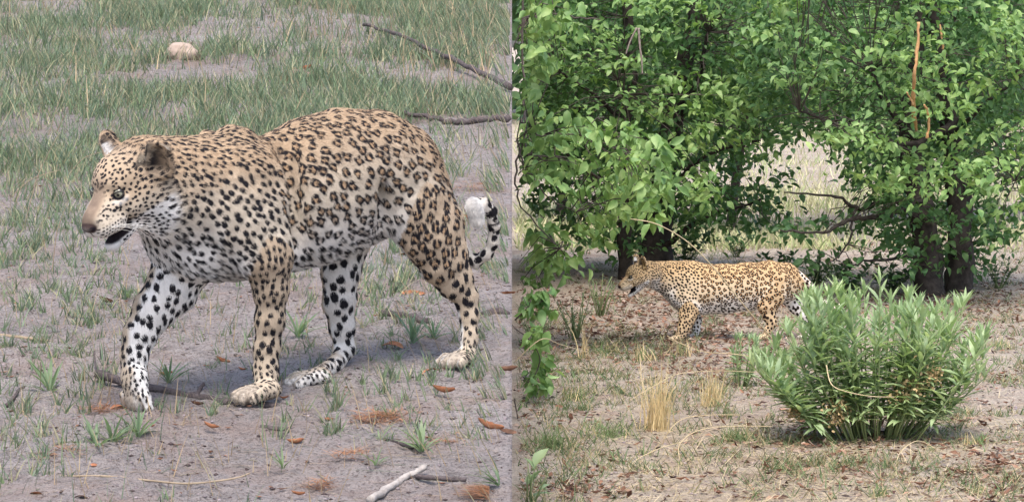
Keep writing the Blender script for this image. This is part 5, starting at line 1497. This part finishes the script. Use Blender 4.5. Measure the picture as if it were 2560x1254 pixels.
fs([(1575, 1000, 17.5), (1640, 960, 17.6), (1700, 930, 17.8), (1790, 925, 18), (1900, 930, 18.2)], .004, .003, 'dry stalk crossing the two straw tussocks', seed=7)
fs([(1600, 890, 18), (1612, 950, 17.9), (1620, 1020, 17.8)], .004, .003, 'upright dry stalk left of the thick tussock', seed=8)
fs([(2240, 1200, gy(1200)), (2250, 1130, 16.2), (2290, 1100, 16.5), (2340, 1120, 16.6)], .005, .003, 'dry stalk looping at the foot of the bush', seed=9)
fs([(2250, 1215, gy(1215)), (2350, 1195, gy(1195)), (2480, 1160, gy(1160)), (2580, 1120, gy(1120))], .008, .005, 'long pale stalk lying across the lower right ground', seed=10)
fs([(1900, 1190, gy(1190)), (1960, 1150, gy(1150)), (2040, 1115, gy(1115))], .007, .005, 'pale stalk lying left of the bush foot', seed=11)
fs([(2300, 1090, gy(1090)), (2420, 1112, gy(1112)), (2570, 1120, gy(1120))], .005, .004, 'thin dry stalk lying right of the bush', seed=12)
fs([(1286, 905, 18), (1345, 850, 18.0), (1400, 862, 18.2), (1470, 880, 18.6)], .005, .003, 'dry stalk in front of the grey-green herb', seed=13)
fs([(2430, 925, gy(925)), (2500, 908, gy(908)), (2575, 906, gy(906))], .007, .005, 'pale branch lying behind the large bush at right', seed=14)
fs([(1560, 975, gy(975)), (1650, 962, gy(962)), (1760, 950, gy(950))], .012, .008, 'bleached grey stick lying behind the straw tussocks', M_PALEWOOD, 'stick', 15)
fs([(1520, 1222, gy(1222)), (1570, 1212, gy(1212)), (1610, 1190, gy(1190))], .010, .006, 'dark twig lying in the clearing\'s foreground', M_TWIG, 'twig', 16)
fs([(1360, 950, gy(950)), (1440, 957, gy(957)), (1530, 962, gy(962))], .008, .005, 'dark thin twig on the pale ground at left', M_TWIG, 'twig', 17)
# ------------------------------------------------------------------ the distant leopard
def r_(px, py, dy, u, l): return (at(px, py, 23.3 + dy), u / 300, l / 300)
fwdR = nrm((-.985, -.17, 0)); nearR = nrm((.17, -.985, 0))
_psi = math.radians(14); _p = math.radians(20)
hfR = np.array((-math.cos(_psi) * math.cos(_p), -math.sin(_psi) * math.cos(_p), -math.sin(_p)))
hrR = np.array((math.sin(_psi), -math.cos(_psi), 0.0)); huR = np.cross(hfR, hrR); huR = huR if huR[2] > 0 else -huR
right_spec = dict(
    S=1.0, spot=1.18, E=at(1571, 691, 23.05), hf=hfR, hr=hrR, hu=huR, hs=1.15, fwd=fwdR, near=nearR, origin=tuple(flat_pt(1800, 848)), jaw=1.5, wl1=.34, wl0=.10, hw=1.3, hlen=.45,
    chains=dict(
        torso=[r_(1998, 712, .10, 30, 22), r_(1965, 706, .06, 47, 30), r_(1925, 707, 0, 54, 36), r_(1870, 716, 0, 58, 38), r_(1810, 722, 0, 60, 40), r_(1750, 722, 0, 62, 40), r_(1715, 714, 0, 62, 38), r_(1690, 706, -.02, 48, 33)],
        neck=[r_(1700, 700, 0, 44, 32), r_(1670, 692, 0, 36, 28), r_(1640, 688, -.05, 31, 25), r_(1612, 688, -.12, 27, 24)],
        scap_n=[r_(1712, 666, -.07, 12, 8), r_(1708, 700, -.09, 26, 12), r_(1702, 735, -.09, 30, 13), r_(1722, 765, -.07, 24, 12)],
        scap_f=[r_(1712, 668, .07, 12, 8), r_(1705, 705, .09, 20, 12), r_(1715, 750, .08, 20, 12)],
        fore_n=[r_(1722, 740, -.09, 30, 15), r_(1726, 768, -.10, 25, 14), r_(1718, 795, -.11, 20, 13), r_(1710, 818, -.12, 15, 11), r_(1703, 836, -.12, 12, 11), r_(1698, 843, -.12, 11, 11)],
        fore_f=[r_(1716, 740, .09, 26, 14), r_(1730, 775, .10, 18, 12), r_(1742, 800, .10, 13, 11), r_(1740, 825, .10, 10.5, 10), r_(1736, 838, .10, 10, 10)],
        hind_n=[r_(1940, 700, -.08, 40, 17), r_(1930, 735, -.10, 36, 17), r_(1918, 765, -.11, 26, 15), r_(1922, 790, -.11, 17, 12), r_(1930, 806, -.11, 12, 10), r_(1920, 825, -.11, 10, 9), r_(1914, 838, -.11, 10, 9)],
        hind_f=[r_(1962, 705, .10, 36, 17), r_(1978, 740, .12, 28, 15), r_(1990, 765, .13, 20, 13), r_(2006, 785, .13, 14, 11), r_(2024, 805, .14, 11, 10), r_(2026, 825, .14, 9.5, 9), r_(2020, 836, .14, 9.5, 9)],
        tail=[r_(2000, 688, .06, 9, 9), r_(2028, 715, .05, 7.5, 7.5), r_(2052, 750, .02, 7, 7), r_(2080, 768, 0, 7, 7), r_(2106, 764, 0, 7, 7), r_(2122, 752, 0, 7, 7), r_(2134, 762, 0, 6, 6)]),
    paws=[(at(1690, 846, 23.18), fwdR, nearR, 1.05, UPZ), (at(1728, 842, 23.4), fwdR, nearR, 1.0, UPZ), (at(1906, 842, 23.19), fwdR, nearR, 1.0, UPZ), (at(2012, 840, 23.44), fwdR, nearR, 1.0, UPZ)],
    ear_n=dict(base=(-.112, .072, .045), dir=nrm((-.15, .25, .95)), open=(.75, .65, .1), w=1.1), ear_f=dict(base=(-.112, -.060, .050), dir=nrm((-.15, -.25, .95)), open=(.4, -.9, 0), w=1.0),
    pal=dict(tan=(.53, .36, .19), cream=(.68, .54, .37), white=(.80, .78, .76), black=(.018, .011, .009), heart=(.44, .25, .12), bridge=(.52, .34, .20), earback=(.03, .027, .03), earin=(.26, .22, .17), nose=(.10, .05, .045), toe=(.5, .45, .40)))
LEO2 = Leopard('leopard', right_spec, .006, 50000, 'golden leopard walking under the trees, half hidden by the lance-leaved bush', 'leopard', 9)
